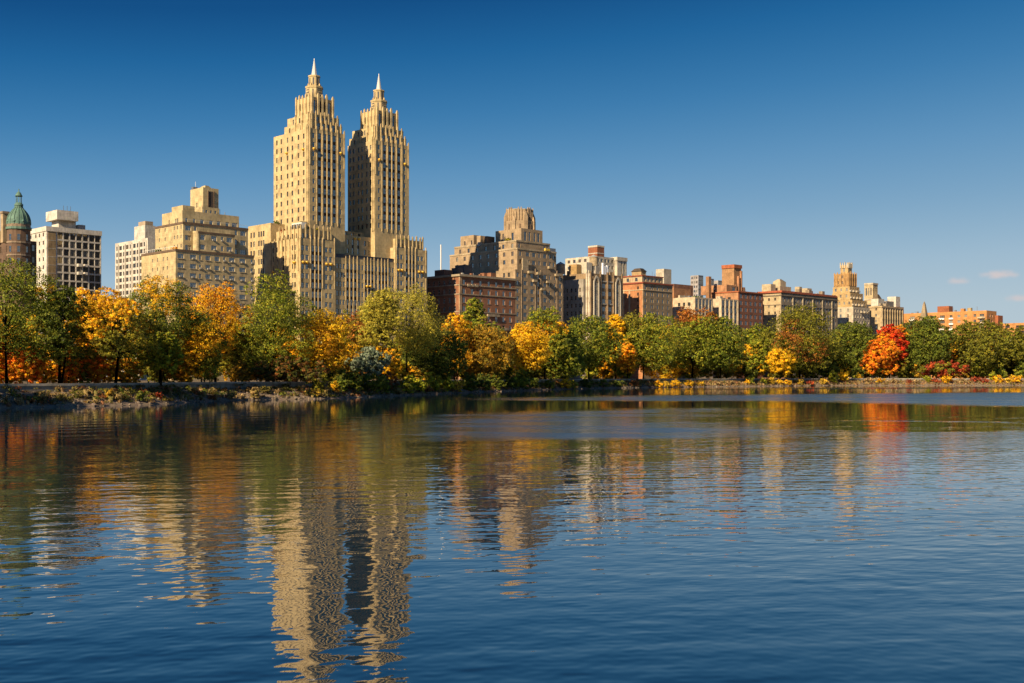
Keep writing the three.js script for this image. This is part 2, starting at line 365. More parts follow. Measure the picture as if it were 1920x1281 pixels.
function pilasterGeometry(w, h, d) {           // a shaft with a stepped, pointed head
  const key = [w, h.toFixed(1), d].join();
  if (!finialCache.has(key)) finialCache.set(key, new Builder().box(-w / 2, w / 2, 0, h - w * 1.2, -d / 2, d / 2).prism([[-w / 2, -d / 2], [w / 2, -d / 2], [w / 2, d / 2], [-w / 2, d / 2]], h - w * 1.2, h, 0.35).geometry());
  return finialCache.get(key);
}

const LOWEST_WINDOW = 13;
class Building {
  constructor(name, label, category, s, look = {}) {
    this.root = thing(name, label, category, ...alongAvenue(s, look.z ?? 0), Math.PI / 4);
    this.look = { wall: masonry(0.6, 0.5, 0.32), frame: frameDark, glass: [glassDark, glassDark, glassDark, glassShade, glassBlind], frontGlass: [glassClear, glassClear, glassDark, glassDark, glassShade], spandrel: masonry(0.16, 0.12, 0.09), floor: 3.4, ...look };
    this.parts = new Map(); this.windows = [];
  }
  add(name, material, nr = '') {
    const key = name + material.uuid + nr;
    if (!this.parts.has(key)) this.parts.set(key, { name, material, b: new Builder() });
    return this.parts.get(key).b;
  }
  // box in a face's own axes: a along the face, d out of it
  faceBox(b, side, plane, a0, a1, y0, y1, d0, d1) {
    if (side === 'F') b.box(a0, a1, y0, y1, plane + d0, plane + d1); else b.box(plane - d1, plane - d0, y0, y1, a0, a1);
  }
  place(o, side, plane, a, y, d) { if (side === 'F') o.position.set(a, y, plane + d); else { o.position.set(plane - d, y, a); o.rotation.y = -Math.PI / 2; } return o; }
  window(side, plane, a, y, w, h, o = {}) { this.windows.push({ side, plane, a, y, w, h, d: o.d ?? -0.26, panes: o.panes ?? (w > 2 ? 3 : w > 1.5 ? 2 : 1), rail: o.rail ?? true, glass: o.glass }); }
  // a wall skin 0.35 m thick with real openings: columns c (centre, width), rows every floor
  face(side, plane, a0, a1, y0, y1, o = {}) {
    const t = 0.35, wall = this.add('wall', o.wall ?? this.look.wall, this.block_), cols = (o.cols ?? []).map((c) => (Array.isArray(c) ? { c: a0 + c[0], w: c[1], ...c[2] } : c)).filter((c) => c.c - c.w / 2 > a0 + 0.05 && c.c + c.w / 2 < a1 - 0.05);
    const fl = o.floor ?? this.look.floor, h = o.h ?? 1.9, rows = [];
    for (let y = y1 - (o.head ?? 1.1) - h; y > Math.max(y0 + 0.3, o.low ?? LOWEST_WINDOW); y -= fl) rows.push(y);
    if (o.rows) rows.length = Math.min(rows.length, o.rows);
    if (!cols.length || !rows.length) { this.faceBox(wall, side, plane, a0, a1, y0, y1, -t, 0); return; }
    cols.sort((p, q) => p.c - q.c);
    let x = a0;
    for (const c of cols) {
      this.faceBox(wall, side, plane, x, c.c - c.w / 2, y0, y1, -t, 0); x = c.c + c.w / 2;
      let yt = y1;
      for (const y of rows) {
        if (c.skip?.includes(rows.indexOf(y))) continue;
        const wh = c.strip ? Math.min(fl - 0.9, h + 0.4) : c.h ?? h, wy = c.strip ? y - 0.1 : y + (h - wh) / 2;
        const first = yt === y1;
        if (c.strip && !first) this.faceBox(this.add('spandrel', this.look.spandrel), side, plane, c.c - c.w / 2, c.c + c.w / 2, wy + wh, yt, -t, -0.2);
        else this.faceBox(wall, side, plane, c.c - c.w / 2, c.c + c.w / 2, wy + wh, yt, -t, 0);
        this.window(side, plane, c.c, wy, c.w, wh, { panes: c.panes ?? o.panes, rail: o.rail, glass: o.glass });
        if (o.sill) this.faceBox(this.add('sill', o.sill), side, plane, c.c - c.w / 2 - 0.1, c.c + c.w / 2 + 0.1, wy - 0.18, wy, 0.003, 0.14);
        if (o.ac && rnd() < o.ac) {
          const m = part(this.root, 'air_conditioner', boxGeometry(0.75, 0.45, 0.75), acMaterial); this.place(m, side, plane, c.c + between(-0.25, 0.25) * c.w, wy + 0.08, 0.05);
        }
        yt = wy;
      }
      this.faceBox(wall, side, plane, c.c - c.w / 2, c.c + c.w / 2, y0, yt, -t, 0);
    }
    this.faceBox(wall, side, plane, x, a1, y0, y1, -t, 0);
  }
  // a block with its two visible walls; F and L describe the avenue side and the sunny side
  mass(x0, x1, z0, z1, y0, y1, F = {}, L = {}, o = {}) {
    this.block_ = (this.block_ ?? 0) + 1;
    const t = 0.35, core = this.add('wall', o.wall ?? this.look.wall, this.block_);
    core.box(x0 + t, x1 - 0.004, y0, y1 - 0.7, z0 + 0.004, z1 - t);
    core.box(x1 - 0.3, x1, y1 - 0.7, y1, z0, z1 - t); core.box(x0 + t, x1 - 0.3, y1 - 0.7, y1, z0, z0 + 0.3);      // parapets behind
    this.add('roof', roofMaterial).box(x0 + t, x1 - 0.3, y1 - 0.69, y1 - 0.6, z0 + 0.3, z1 - t);
    this.face('F', z1, x0, x1, y0, y1, { wall: o.wall, ...F }); this.face('L', x0, z0, z1 - t, y0, y1, { wall: o.wall, ...L });
    if (o.coping) this.band(x0, x1, z0, z1, y1 - 0.3, y1 + 0.14, 0.12, o.coping, 'coping');
  }
  band(x0, x1, z0, z1, y0, y1, out, material, name = 'cornice') {
    const b = this.add(name, material, this.bands_ = (this.bands_ ?? 0) + 1);
    b.box(x0 - out, x1 + out * 0.5, y0, y1, z1 + 0.003, z1 + out); b.box(x0 - out, x0 - 0.003, y0, y1, z0, z1 + 0.003);
  }
  pilasters(side, plane, list, y0, y1, w = 0.55, d = 0.5, material = this.look.wall, name = 'pilaster') {
    for (const [k, a] of list.entries()) this.place(part(this.root, name, pilasterGeometry(w, y1 - y0 + (k % 2 ? 0.35 : 0), d), material), side, plane, a, y0, d / 2 - 0.12);
  }
  balcony(side, plane, a, y, w, material, deep = 1.0) {
    const b = new Builder(); b.box(-w / 2, w / 2, 0, 0.18, 0, deep); b.box(-w / 2, w / 2, 0.18, 1.05, deep - 0.1, deep); b.box(-w / 2, -w / 2 + 0.1, 0.18, 1.05, 0, deep - 0.1); b.box(w / 2 - 0.1, w / 2, 0.18, 1.05, 0, deep - 0.1);
    this.place(part(this.root, 'balcony', b.geometry(), material), side, plane, a, y, 0.02);
  }
  block(name, x0, x1, z0, z1, y0, y1, material) { return part(this.root, name, new Builder().box(x0, x1, y0, y1, z0, z1).geometry(), material); }
  // rooftop odds and ends: stair heads, pipes, tanks
  clutter(x0, x1, z0, z1, y, n) {
    for (let k = 0; k < n; k++) {
      const x = between(x0, x1), z = between(z0, z1), kind = rnd(), w = between(0.5, 1.6);
      if (kind < 0.4) this.block('vent_box', x - w / 2, x + w / 2, z - w / 2, z + w / 2, y - 0.3, y + between(0.6, 1.8), [steel, acMaterial, roofMaterial][k % 3]);
      else if (kind < 0.75) { const p = part(this.root, 'vent_pipe', new THREE.CylinderGeometry(0.12, 0.14, 2.6, 8), steel); p.position.set(x, y + 0.8, z); }
      else if (kind < 0.9) this.block('antenna', x - 0.05, x + 0.05, z - 0.05, z + 0.05, y - 0.3, y + between(2, 4.5), steel);
      else this.block('stair_head', x - 1.4, x + 1.4, z - 1.2, z + 1.2, y - 0.3, y + 2.5, this.look.wall);
    }
  }
  done() {
    for (const { name, material, b } of this.parts.values()) part(this.root, name, b.geometry(), material, /^(spandrel|sill|floor_slab_edge)$/.test(name) ? 'stuff' : undefined);
    const list = this.windows.slice().sort((p, q) => q.w * q.h - p.w * p.h), rest = new Map();
    list.forEach((w, k) => {
      const pool = w.glass ?? (w.side === 'F' ? this.look.frontGlass : this.look.glass), glass = pool[Math.floor(rnd() * pool.length)], g = windowGeometry(w.w, w.h, w.panes, w.rail);
      if (k < 290) { const m = part(this.root, 'window', g, [glass, this.look.frame]); this.place(m, w.side, w.plane, w.a, w.y, w.d); return; }
      const o = this.place(new THREE.Object3D(), w.side, w.plane, w.a, w.y, w.d); o.updateMatrix();
      const key = glass.uuid; if (!rest.has(key)) rest.set(key, { glass, list: [] });
      const c = g.clone(); c.clearGroups(); c.applyMatrix4(o.matrix); rest.get(key).list.push(c);
    });
    for (const { glass, list: l } of rest.values()) {
      const pos = [], idx = [[], []], nor = [], uv = [];
      for (const g of l) { const k = pos.length / 3; pos.push(...g.attributes.position.array); nor.push(...g.attributes.normal.array); uv.push(...g.attributes.uv.array); g.index.array.forEach((v, q) => idx[q < 6 ? 0 : 1].push(v + k)); }
      const g = new THREE.BufferGeometry(); g.setAttribute('position', new THREE.Float32BufferAttribute(pos, 3)); g.setAttribute('normal', new THREE.Float32BufferAttribute(nor, 3)); g.setAttribute('uv', new THREE.Float32BufferAttribute(uv, 2));
      g.setIndex([...idx[0], ...idx[1]]); g.addGroup(0, idx[0].length, 0); g.addGroup(idx[0].length, idx[1].length, 1);
      part(this.root, 'window_array', g, [glass, this.look.frame], 'stuff');
    }
  }
}
const even = (n, w, from, to, x = {}) => Array.from({ length: n }, (_, k) => [from + (to - from) * (n > 1 ? k / (n - 1) : 0.5), w, x]);
const at = (list, w, x = {}) => list.map((c) => [c, w, x]);
const roofMaterial = plain(0.16, 0.14, 0.12, 0.95), acMaterial = plain(0.30, 0.28, 0.24, 0.6), steel = plain(0.2, 0.2, 0.21, 0.5, 0.5);
const timber = new THREE.MeshStandardMaterial({ color: rgb(0.42, 0.31, 0.18), roughness: 0.9, map: masonryMap });
function waterTank(b, x, z, y, r, h, material = timber) {
  const tank = part(b.root, 'water_tank', new THREE.CylinderGeometry(r, r * 1.04, h, 20), material); tank.position.set(x, y + 1.8 + h / 2, z);
  const lid = part(tank, 'lid', new THREE.ConeGeometry(r * 1.12, h * 0.32, 20), plain(0.3, 0.28, 0.25, 0.8)); lid.position.y = h / 2 + h * 0.16;
  for (const [dx, dz] of [[-1, -1], [1, -1], [1, 1], [-1, 1]]) { const leg = part(tank, 'leg', boxGeometry(0.25, 1.9, 0.25), steel); leg.position.set(dx * r * 0.62, -h / 2 - 1.9, dz * r * 0.62); }
}

// --- the domed corner building at the edge of the picture
{
  seed(21);
  const brown = masonry(0.17, 0.105, 0.07), copper = new THREE.MeshStandardMaterial({ color: rgb(0.11, 0.21, 0.155), roughness: 0.75, map: masonryMap }), slate = masonry(0.05, 0.05, 0.055), trim = masonry(0.34, 0.26, 0.19);
  const b = new Building('domed_apartment_house', 'brownstone corner building with green copper dome and lantern', 'building', -101.3, { wall: brown, spandrel: masonry(0.1, 0.07, 0.05), frame: frameBronze });
  b.mass(-0.5, 5.2, -30, 0.4, 0, 42.5, { cols: at([1.5, 3.4, 4.8], 0.9), floor: 3.6 }, { cols: even(6, 1.1, 3, 27), floor: 3.6 });
  b.add('mansard_roof', slate).prism([[-0.6, -30], [5.0, -30], [5.0, -3.2], [-0.6, -3.2]], 42.5, 46.6, 0.86, 2.3, -14);
  for (const z of [-8, -13, -18]) { b.block('dormer', -1.0, 1.4, z - 0.9, z + 0.9, 42.4, 45, brown); b.windows.push({ side: 'L', plane: -1.0, a: z, y: 42.9, w: 1.1, h: 1.6, d: 0.02, panes: 1, rail: true }); }
  const turret = b.add('turret', brown);
  turret.prism(octagon(0, 0, 3.3, 16), 0, 45.6);
  for (let k = 0; k < 16; k++) if (k % 2 === 0) for (let f = 0; f < 5; f++) {
    const a = (k + 1) / 16 * 2 * Math.PI, w = part(b.root, 'window', windowGeometry(0.9, 1.9, 1, true), [glassDark, frameBronze]); w.position.set(3.27 * Math.cos(a), 42.2 - f * 3.6, 3.27 * Math.sin(a)); w.rotation.y = Math.PI / 2 - a;
  }
  for (const [y, h, r, m] of [[41.4, 0.5, 3.5, trim], [37.6, 0.45, 3.45, trim], [45.6, 0.7, 3.7, copper], [46.3, 0.9, 3.4, trim]]) b.add(m === copper ? 'copper_cornice' : 'string_course', m, y).prism(octagon(0, 0, r, 16), y, y + h);
  const profile = [[3.35, 0], [3.36, 0.9], [3.2, 1.9], [2.8, 3.0], [2.2, 3.9], [1.55, 4.7], [1.15, 5.1], [1.05, 5.9]].map(([x, y]) => new THREE.Vector2(x, y));
  const dome = part(b.root, 'dome', new THREE.LatheGeometry(profile, 32), copper); dome.position.y = 47.1;
  for (let k = 0; k < 16; k++) { const c = new THREE.CatmullRomCurve3(profile.map((p) => new THREE.Vector3(p.x + 0.03, p.y, 0))), rib = part(dome, 'rib', new THREE.TubeGeometry(c, 12, 0.1, 5), copper); rib.rotation.y = k / 16 * 2 * Math.PI; }
  for (let k = 0; k < 8; k++) { const a = k / 8 * 2 * Math.PI, d = part(dome, 'dormer', new THREE.SphereGeometry(0.5, 8, 6), copper); d.position.set(3.15 * Math.cos(a), 0.9, 3.15 * Math.sin(a)); }
  const lantern = part(b.root, 'lantern', new THREE.LatheGeometry([[1.25, 0], [1.25, 0.5], [0.95, 0.6], [0.95, 0.9], [0, 0.9]].map(([x, y]) => new THREE.Vector2(x, y)), 24), copper); lantern.position.y = 52.9;
  for (let k = 0; k < 8; k++) { const a = k / 8 * 2 * Math.PI, c = part(lantern, 'column', new THREE.CylinderGeometry(0.11, 0.13, 1.9, 8), copper); c.position.set(0.78 * Math.cos(a), 1.85, 0.78 * Math.sin(a)); }
  const cap = part(lantern, 'cap', new THREE.LatheGeometry([[0, 2.8], [1.05, 2.8], [1.05, 3.05], [0.85, 3.3], [0.6, 3.9], [0.25, 4.25], [0.12, 4.4], [0.12, 4.8], [0.2, 4.95], [0, 5.2]].map(([x, y]) => new THREE.Vector2(x, y)), 24), copper);
  cap.position.y = 0;
  b.block('chimney', -2.9, -1.2, -6.6, -4.6, 42, 50.8, masonry(0.5, 0.38, 0.24)); b.block('chimney_cap', -3.1, -1.0, -6.8, -4.4, 50.8, 51.5, trim);
  b.done();
}
// --- white slab tower with balconies
{
  seed(22);
  const white = masonry(0.78, 0.74, 0.68), brick = masonry(0.40, 0.29, 0.16);
  const b = new Building('slab_apartment_tower', 'tall white slab tower with brown brick end panel and stacked balconies', 'building', -67.5, { z: -60, wall: white, floor: 2.95, spandrel: masonry(0.3, 0.28, 0.25), glass: [glassDark, glassShade], frontGlass: [glassClear, glassClear, glassClear, glassDark, glassBlind] });
  b.mass(0, 20.5, -27, 0, 0, 55.2, { cols: at([4.9, 7.3, 9.7, 12.1, 14.5, 16.9, 19.1], 1.98, { panes: 2 }), head: 1.65, h: 2.35, rail: false }, { cols: at([13.2, 17.6, 20.8, 24.2], 1.2), head: 1.9, h: 1.4 });
  b.add('brick_panel', brick).box(0.5, 3.3, 0, 53.6, 0.004, 0.12);
  for (let k = 0; k < 15; k++) b.add('floor_slab_edge', white).box(0.5, 3.3, 53.0 - k * 2.95 - 2.1 - 0.55, 53.0 - k * 2.95 - 2.1 - 0.42, 0.124, 0.16);
  b.band(0, 20.5, -27, 0, 53.7, 55.4, 0.3, white, 'fascia');
  for (const x of [3.65, 6.1, 8.5, 10.9, 13.3, 15.7, 18.0, 20.2]) b.block('pier', x - 0.2, x + 0.2, 0, 53.68, 0.004, 0.42, white);
  for (const f of [3, 4, 6, 7, 9, 10, 12]) { b.balcony('F', 0, 11.9, 53.0 - f * 2.95 - 2.6, 1.5, white, 1.5); b.balcony('F', 0, 14.2, 53.0 - f * 2.95 - 2.6, 1.1, white, 1.2); }
  b.mass(7, 13.5, -12, -6, 54.4, 59.2, {}, {}); b.mass(5.1, 13.1, -12.7, -3, 58.7, 62.2, {}, {});
  for (const x of [9.2, 10.6, 11.9]) b.block('antenna', x - 0.06, x + 0.06, -7, -6.88, 62, 64.5, steel);
  b.block('roof_plant', 13.6, 16.2, -9, -4, 54.4, 57.6, steel); b.clutter(1, 19, -24, -1.5, 54.6, 14);
  b.done();
}
// --- white gridded slab
{
  seed(23);
  const white = masonry(0.74, 0.70, 0.64);
  const b = new Building('gridded_apartment_tower', 'white gridded apartment slab with dark recessed windows behind the cream building', 'building', -12.9, { z: -90, wall: white, floor: 2.75, glass: [glassDark, glassDark, glassShade] });
  b.mass(0, 5, -29, 0, 0, 58.4, {}, { cols: [[1.8, 1.5], [5, 2.3], [8, 1.6], [11, 2.3], [14, 1.6], [17.4, 2.3], [20.2, 1.6], [23.4, 2.3], [26.2, 1.6]], head: 1.5, h: 1.75, rail: false });
  for (const z of [-25.6, -19.6, -13.6, -7.2, -1.2]) b.block('pier', -0.4, -0.004, z - 0.3, z + 0.3, 0, 57.6, white);
  b.mass(0.9, 5.5, -13.5, -4, 57.6, 64.2, {}, {}); b.block('roof_plant', 1.5, 5, -11, -5, 63.4, 66, masonry(0.5, 0.4, 0.3));
  b.done();
}
// --- cream stepped building
{
  seed(24);
  const cream = masonry(0.66, 0.53, 0.30), brown = masonry(0.18, 0.12, 0.08);
  const b = new Building('stepped_apartment_building', 'cream stepped apartment building with square rooftop tower', 'building', -49.5, { wall: cream, floor: 3.15, frame: frameWhite, glass: [glassBlind, glassShade, glassDark], frontGlass: [glassClear, glassClear, glassClear, glassDark] });
  const F0 = [[1.9, 2.4], [6.5, 2.4], [9.1, 0.9], [12.1, 1.9], [15.6, 1.9], [18.4, 0.9], [21.4, 2.3], [25.6, 2.5], [29.4, 1.0]];
  b.mass(0, 30.2, -23.8, 0, 0, 43.9, { cols: F0, ac: 0.55, h: 1.6, head: 1.4, sill: cream }, { cols: at([8, 11.5, 15.5, 18.2], 0.8), h: 1.2, head: 2.2 });
  b.band(0, 30.2, -23.8, 0, 43.2, 43.95, 0.18, brown, 'coping');
  b.mass(4.4, 29.7, -22.3, -3, 43.1, 53.7, { cols: [[1.9, 2.2], [4.6, 1.0], [20.5, 1.0], [23.3, 2.2]], h: 1.7, floor: 3.3 }, { cols: at([3, 7, 13.5, 15.5, 18], 0.8), h: 1.2 });
  b.band(4.4, 29.7, -22.3, -3, 53.0, 53.75, 0.15, brown, 'coping');
  b.mass(8.6, 22.7, -2.98, -0.3, 43.1, 50.6, { cols: [[1.5, 2.2], [6, 2.2], [9.2, 0.9], [12, 2.2]], h: 1.7, floor: 3.25, ac: 0.4 }, { cols: [[1.2, 1.1]], floor: 3.25 });
  b.band(8.6, 22.7, -2.6, -0.3, 50.0, 50.65, 0.12, brown, 'coping');
  const bow = part(b.root, 'bowed_corner', new THREE.CylinderGeometry(1.3, 1.3, 7.6, 20), cream); bow.position.set(8.7, 46.9, -1.5);
  b.mass(5.8, 27.9, -20.1, -6, 52.9, 58.1, { cols: [[1.6, 0.9], [4.5, 0.9], [7.5, 1.4], [11, 1.4], [14, 1.4], [17.4, 1.4], [20.3, 2.2]], h: 1.7, head: 2.5 }, { cols: [[5, 0.7], [9.6, 0.9], [10.8, 0.9]], head: 2.5 });
  b.mass(6.2, 10.7, -14, -6.4, 57.4, 59.9, {}, {});
  b.mass(15.1, 21.8, -14.2, -9, 57.4, 60.6, { cols: [[1.6, 0.8], [3.4, 0.8], [5.2, 0.8]], h: 1.3, head: 1.0, rows: 1 }, {});
  b.mass(16, 22.1, -18.8, -10, 57.4, 67.6, {}, { cols: [[4.5, 0.7]], rows: 2, head: 5 });
  b.clutter(6.4, 27, -19, -7, 57.5, 8); b.clutter(1, 29, -22, -4, 43.3, 10);
  b.block('recess_pier', 17.8, 18.0, -9.99, -9.7, 60, 66.6, brown); b.block('recess_pier', 20.1, 20.3, -9.99, -9.7, 60, 66.6, brown);
  b.add('louvre', masonry(0.12, 0.09, 0.07)).box(18.2, 20.0, 61, 66.4, -9.99, -9.9);
  b.add('roof_cap', cream).prism([[17.5, -17.5], [21.2, -17.5], [21.2, -11.2], [17.5, -11.2]], 67, 68.9, 0.35, 19.3, -14.3);
  b.block('vent', 16.3, 18, -18.6, -17.2, 67, 68.6, steel); b.block('antenna', 17.3, 17.4, -17.6, -17.5, 68.6, 70.6, plain(0.7, 0.7, 0.7));
  for (let k = 0; k < 14; k++) b.block('railing_post', 0.1, 0.18, -23 + k * 1.7, -22.92 + k * 1.7, 43.9, 44.9, plain(0.7, 0.66, 0.58));
  b.add('rail', plain(0.6, 0.56, 0.48)).box(0.1, 0.16, 44.85, 44.95, -23.4, -0.3); b.add('rail', plain(0.6, 0.56, 0.48)).box(4.5, 29.4, 54.7, 54.78, -3.3, -3.22);
  b.done();
}
// --- the twin-towered building
{
  seed(25);
  const stone = masonry(0.68, 0.53, 0.285), gold = new THREE.MeshStandardMaterial({ color: rgb(0.75, 0.45, 0.06), roughness: 0.45, metalness: 0.35 }), grey = masonry(0.22, 0.19, 0.16), iron = plain(0.05, 0.05, 0.055, 0.6);
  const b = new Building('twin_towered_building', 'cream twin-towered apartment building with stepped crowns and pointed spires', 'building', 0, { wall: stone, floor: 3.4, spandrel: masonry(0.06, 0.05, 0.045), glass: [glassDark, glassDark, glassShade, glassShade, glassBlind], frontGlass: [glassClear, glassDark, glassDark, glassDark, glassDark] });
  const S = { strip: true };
  // base: two pavilions and a lower middle
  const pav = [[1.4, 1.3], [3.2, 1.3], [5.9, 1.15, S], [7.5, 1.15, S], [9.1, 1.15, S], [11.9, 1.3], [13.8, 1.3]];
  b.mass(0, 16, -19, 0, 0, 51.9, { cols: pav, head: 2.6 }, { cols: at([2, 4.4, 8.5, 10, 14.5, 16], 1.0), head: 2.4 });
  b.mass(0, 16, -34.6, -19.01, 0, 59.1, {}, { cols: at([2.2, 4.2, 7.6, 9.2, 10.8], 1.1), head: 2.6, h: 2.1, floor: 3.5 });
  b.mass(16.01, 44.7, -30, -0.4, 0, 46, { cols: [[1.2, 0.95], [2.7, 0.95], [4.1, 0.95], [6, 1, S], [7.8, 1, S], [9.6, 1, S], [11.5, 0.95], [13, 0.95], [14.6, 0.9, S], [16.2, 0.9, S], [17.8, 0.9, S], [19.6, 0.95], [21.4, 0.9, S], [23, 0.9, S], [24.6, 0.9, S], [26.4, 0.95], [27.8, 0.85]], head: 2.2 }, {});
  b.mass(44.71, 61.2, -20, 0, 0, 51.9, { cols: pav, head: 2.6 }, {});
  b.mass(16.2, 44.5, -30, -5.5, 45.3, 55.5, { cols: [[7.2, 0.9], [9.6, 0.9], [12, 0.9, S], [14.6, 0.9, S], [17.8, 0.9], [19.6, 0.9]], head: 1.6 }, {});
  b.mass(22.7, 37, -24, -10, 54.8, 57.8, { cols: even(4, 1.3, 2, 12), h: 1.8, head: 0.6, rows: 1 }, {});
  b.block('bulkhead', 24, 30, -24, -16, 57.2, 64.2, iron);
  // second tier of the pavilions
  b.mass(1.2, 15.2, -17, -1.6, 51.2, 55.6, { cols: even(7, 0.95, 1.4, 12.4), h: 1.9, head: 1.7, rows: 1 }, { cols: even(5, 0.9, 2.4, 13.4), h: 1.9, head: 1.7, rows: 1 });
  b.mass(46, 60.2, -17, -1.6, 51.2, 55.6, { cols: even(7, 0.95, 1.4, 12.6), h: 1.9, head: 1.7, rows: 1 }, {});
  b.mass(2.6, 6.2, -12.5, -3.4, 54.9, 58.6, {}, {}); b.add('conservatory', plain(0.6, 0.58, 0.52, 0.4)).box(2.3, 4.4, 55, 58, -8.5, -2.2);
  b.windows.push(...[0, 1, 2, 3].map((k) => ({ side: 'L', plane: 2.3, a: -7.7 + k * 1.55, y: 55.6, w: 1.2, h: 1.9, d: 0.02, panes: 1, rail: false, glass: [glassClear] })));
  // pointed piers between the bays
  for (const o of [0, 45]) {
    b.pilasters('F', 0, [0.35, 4.75, 6.7, 8.3, 10.1, 15.5].map((v) => v + o), 34, 52.8, 0.28, 0.3, stone);
    b.pilasters('F', -1.6, [1.5, 3.6, 5.6, 7.6, 9.6, 11.6, 13.6, 14.9].map((v) => v + o + (o ? 0.2 : 0)), 52.4, 57.2, 0.5, 0.5, stone);
  }
  b.pilasters('L', 0, [-0.9, -3.4, -6.2, -9, -11.2, -13.4, -16, -18.6], 40, 52.8, 0.5, 0.5, stone);
  b.pilasters('L', 1.2, [-2.6, -5, -7.4, -9.8, -12.2, -14.6], 52.4, 57, 0.5, 0.5, stone);
  b.pilasters('F', -0.4, [21.1, 22.9, 24.7, 26.5, 29.8, 31.4, 33, 34.6, 36.5, 38.2, 39.8, 41.4], 30, 46.9, 0.32, 0.3, stone);
  b.add('terrace_rail', iron).box(16.4, 44.4, 46.1, 47.2, -0.95, -0.85); b.add('awning', iron).box(16.4, 44.4, 47.25, 47.5, -4, -0.7);
  const goldBalcony = (side, plane, a, y, w) => { const m = part(b.root, 'gilded_balcony', new THREE.LatheGeometry([[0, -0.9], [0.35, -0.75], [0.75, -0.35], [0.9, 0], [0.9, 0.25], [0.8, 0.25], [0.8, 0]].map(([x, y2]) => new THREE.Vector2(x, y2)), 16), gold); b.place(m, side, plane, a, y, 0.25); m.scale.set(w * 0.8, 0.8, 0.75); };
  for (const o of [0, 45]) for (const x of [1.4, 3.1, 11.9, 13.8]) goldBalcony('F', 0, x + o, 43.2, 0.95);
  for (const x of [31, 32.6]) goldBalcony('F', -0.4, x, 36, 0.9);
  for (const x of [29, 31]) goldBalcony('F', -5.5, x, 54.6, 0.9);
  goldBalcony('L', 0, -3.2, 43.2, 1.3); goldBalcony('L', 0, -16.6, 40.5, 0.9);
  // towers
  for (const [x, dep] of [[6.3, 23.6], [37, 17.5]]) {
    const w = x < 20 ? 16.3 : 17.2, z1 = -3, k = w / 16.3, f = [1.95 * k, 4.7 * k, 7.2 * k, 8.9 * k, 11.5 * k, 14.2 * k];
    const cols = [[f[0], 1.0], [f[1], 1.5, S], [f[2], 1.3, S], [f[3], 1.3, S], [f[4], 1.5, S], [f[5], 1.0]];
    const side = [2.2, 5.2, 9.4, 12.6, 16.6, 20].map((v) => v * dep / 23.6);
    b.mass(x, x + w, z1 - dep, z1, 45.3, 93.4, { cols, head: 1.6, h: 1.9, low: 56 }, { cols: at(side, 1.0), head: 1.6, h: 1.9, low: 57 });
    // setback crown
    b.mass(x + 0.6, x + w - 0.8, z1 - 17.2, z1 - 0.7, 92.7, 96.2, { cols: [[f[1] - 0.6, 1.4, S], [f[2] - 0.6, 1.2, S], [f[3] - 0.6, 1.2, S], [f[4] - 0.6, 1.4, S]], rows: 1, head: 0.5, h: 2 }, { cols: [[3.5, 0.9], [7, 0.9], [11, 0.9]], rows: 1, head: 0.8 });
    b.mass(x + 1.3, x + w - 1.6, z1 - 16.2, z1 - 1.6, 95.5, 99.3, { cols: [[3.4, 1.4], [5.8, 1.2], [7.6, 1.2], [10, 1.4]], rows: 1, head: 0.7, h: 2.4, glass: [glassDark] }, { cols: [[4, 0.9], [8, 0.9]], rows: 1, head: 0.8 });
    b.mass(x + 2.8 * k, x + 13.2 * k, z1 - 13, z1 - 3.2, 98.6, 106.2, { cols: [[1.9, 1.6], [4.3, 1.3], [6.2, 1.3], [8.6, 1.6]], rows: 1, head: 1.2, h: 5, panes: 1, glass: [glassDark] }, { cols: [[3, 0.9], [6.4, 0.9]], rows: 1, head: 2, h: 2.6 });
    const F = (pl, l, y0, y1, s = 0.5, d = 0.42) => b.pilasters('F', pl, l.map((v) => x + v * k), y0, y1, s, d, stone), L = (xp, l, y0, y1, s = 0.55) => b.pilasters('L', xp, l.map((v) => z1 + v), y0, y1, s, 0.55, stone);
    F(z1, [3.3, 5.9, 8.05, 10.2, 12.9], 58, 94.6, 0.36, 0.3); F(z1, [0.3, 16.0], 80, 94.4, 0.5, 0.3);
    L(x, [-0.5, -1.4], 58, 94.6, 0.5);
    F(z1 - 0.7, [1.4, 3.4, 5.9, 8.05, 10.2, 12.7, 14.8], 93, 97.2); L(x + 0.6, [-1.6, -5.4, -9.6], 93, 96.8);
    F(z1 - 1.6, [2.1, 4, 6.3, 8.05, 9.8, 12, 13.9], 96, 100.4); L(x + 1.3, [-2.4, -6, -10.5], 96, 100);
    F(z1 - 3.2, [3.3, 6.1, 8, 9.9, 12.8], 99, 107.6, 0.8, 0.7); L(x + 2.8 * k, [-3.8, -6, -8.1, -10.2, -12.3], 99, 107.3, 0.6);
    const cx = x + 8 * k, cz = z1 - 8.2;
    b.add('lantern_base', stone).prism(octagon(cx, cz, 3.25), 105.4, 110.6); b.add('cornice', stone).prism(octagon(cx, cz, 3.45), 110.6, 111.3);
    for (let n = 0; n < 8; n++) {
      const a = n / 8 * 2 * Math.PI;
      if (n % 2 === 0) for (const y of [107.6, 108.6, 109.6]) { const m = part(b.root, 'louvre', boxGeometry(1.7, 0.45, 0.12), grey); m.position.set(cx + 3.02 * Math.cos(a), y, cz + 3.02 * Math.sin(a)); m.rotation.y = Math.PI / 2 - a; }
      else { const m = part(b.root, 'louvre', boxGeometry(0.6, 3, 0.12), grey); m.position.set(cx + 3.02 * Math.cos(a), 107, cz + 3.02 * Math.sin(a)); m.rotation.y = Math.PI / 2 - a; }
      const q = part(b.root, 'lantern_opening', boxGeometry(0.6, 2.7, 0.12), iron); q.position.set(cx + 1.98 * Math.cos(a), 111.9, cz + 1.98 * Math.sin(a)); q.rotation.y = Math.PI / 2 - a;
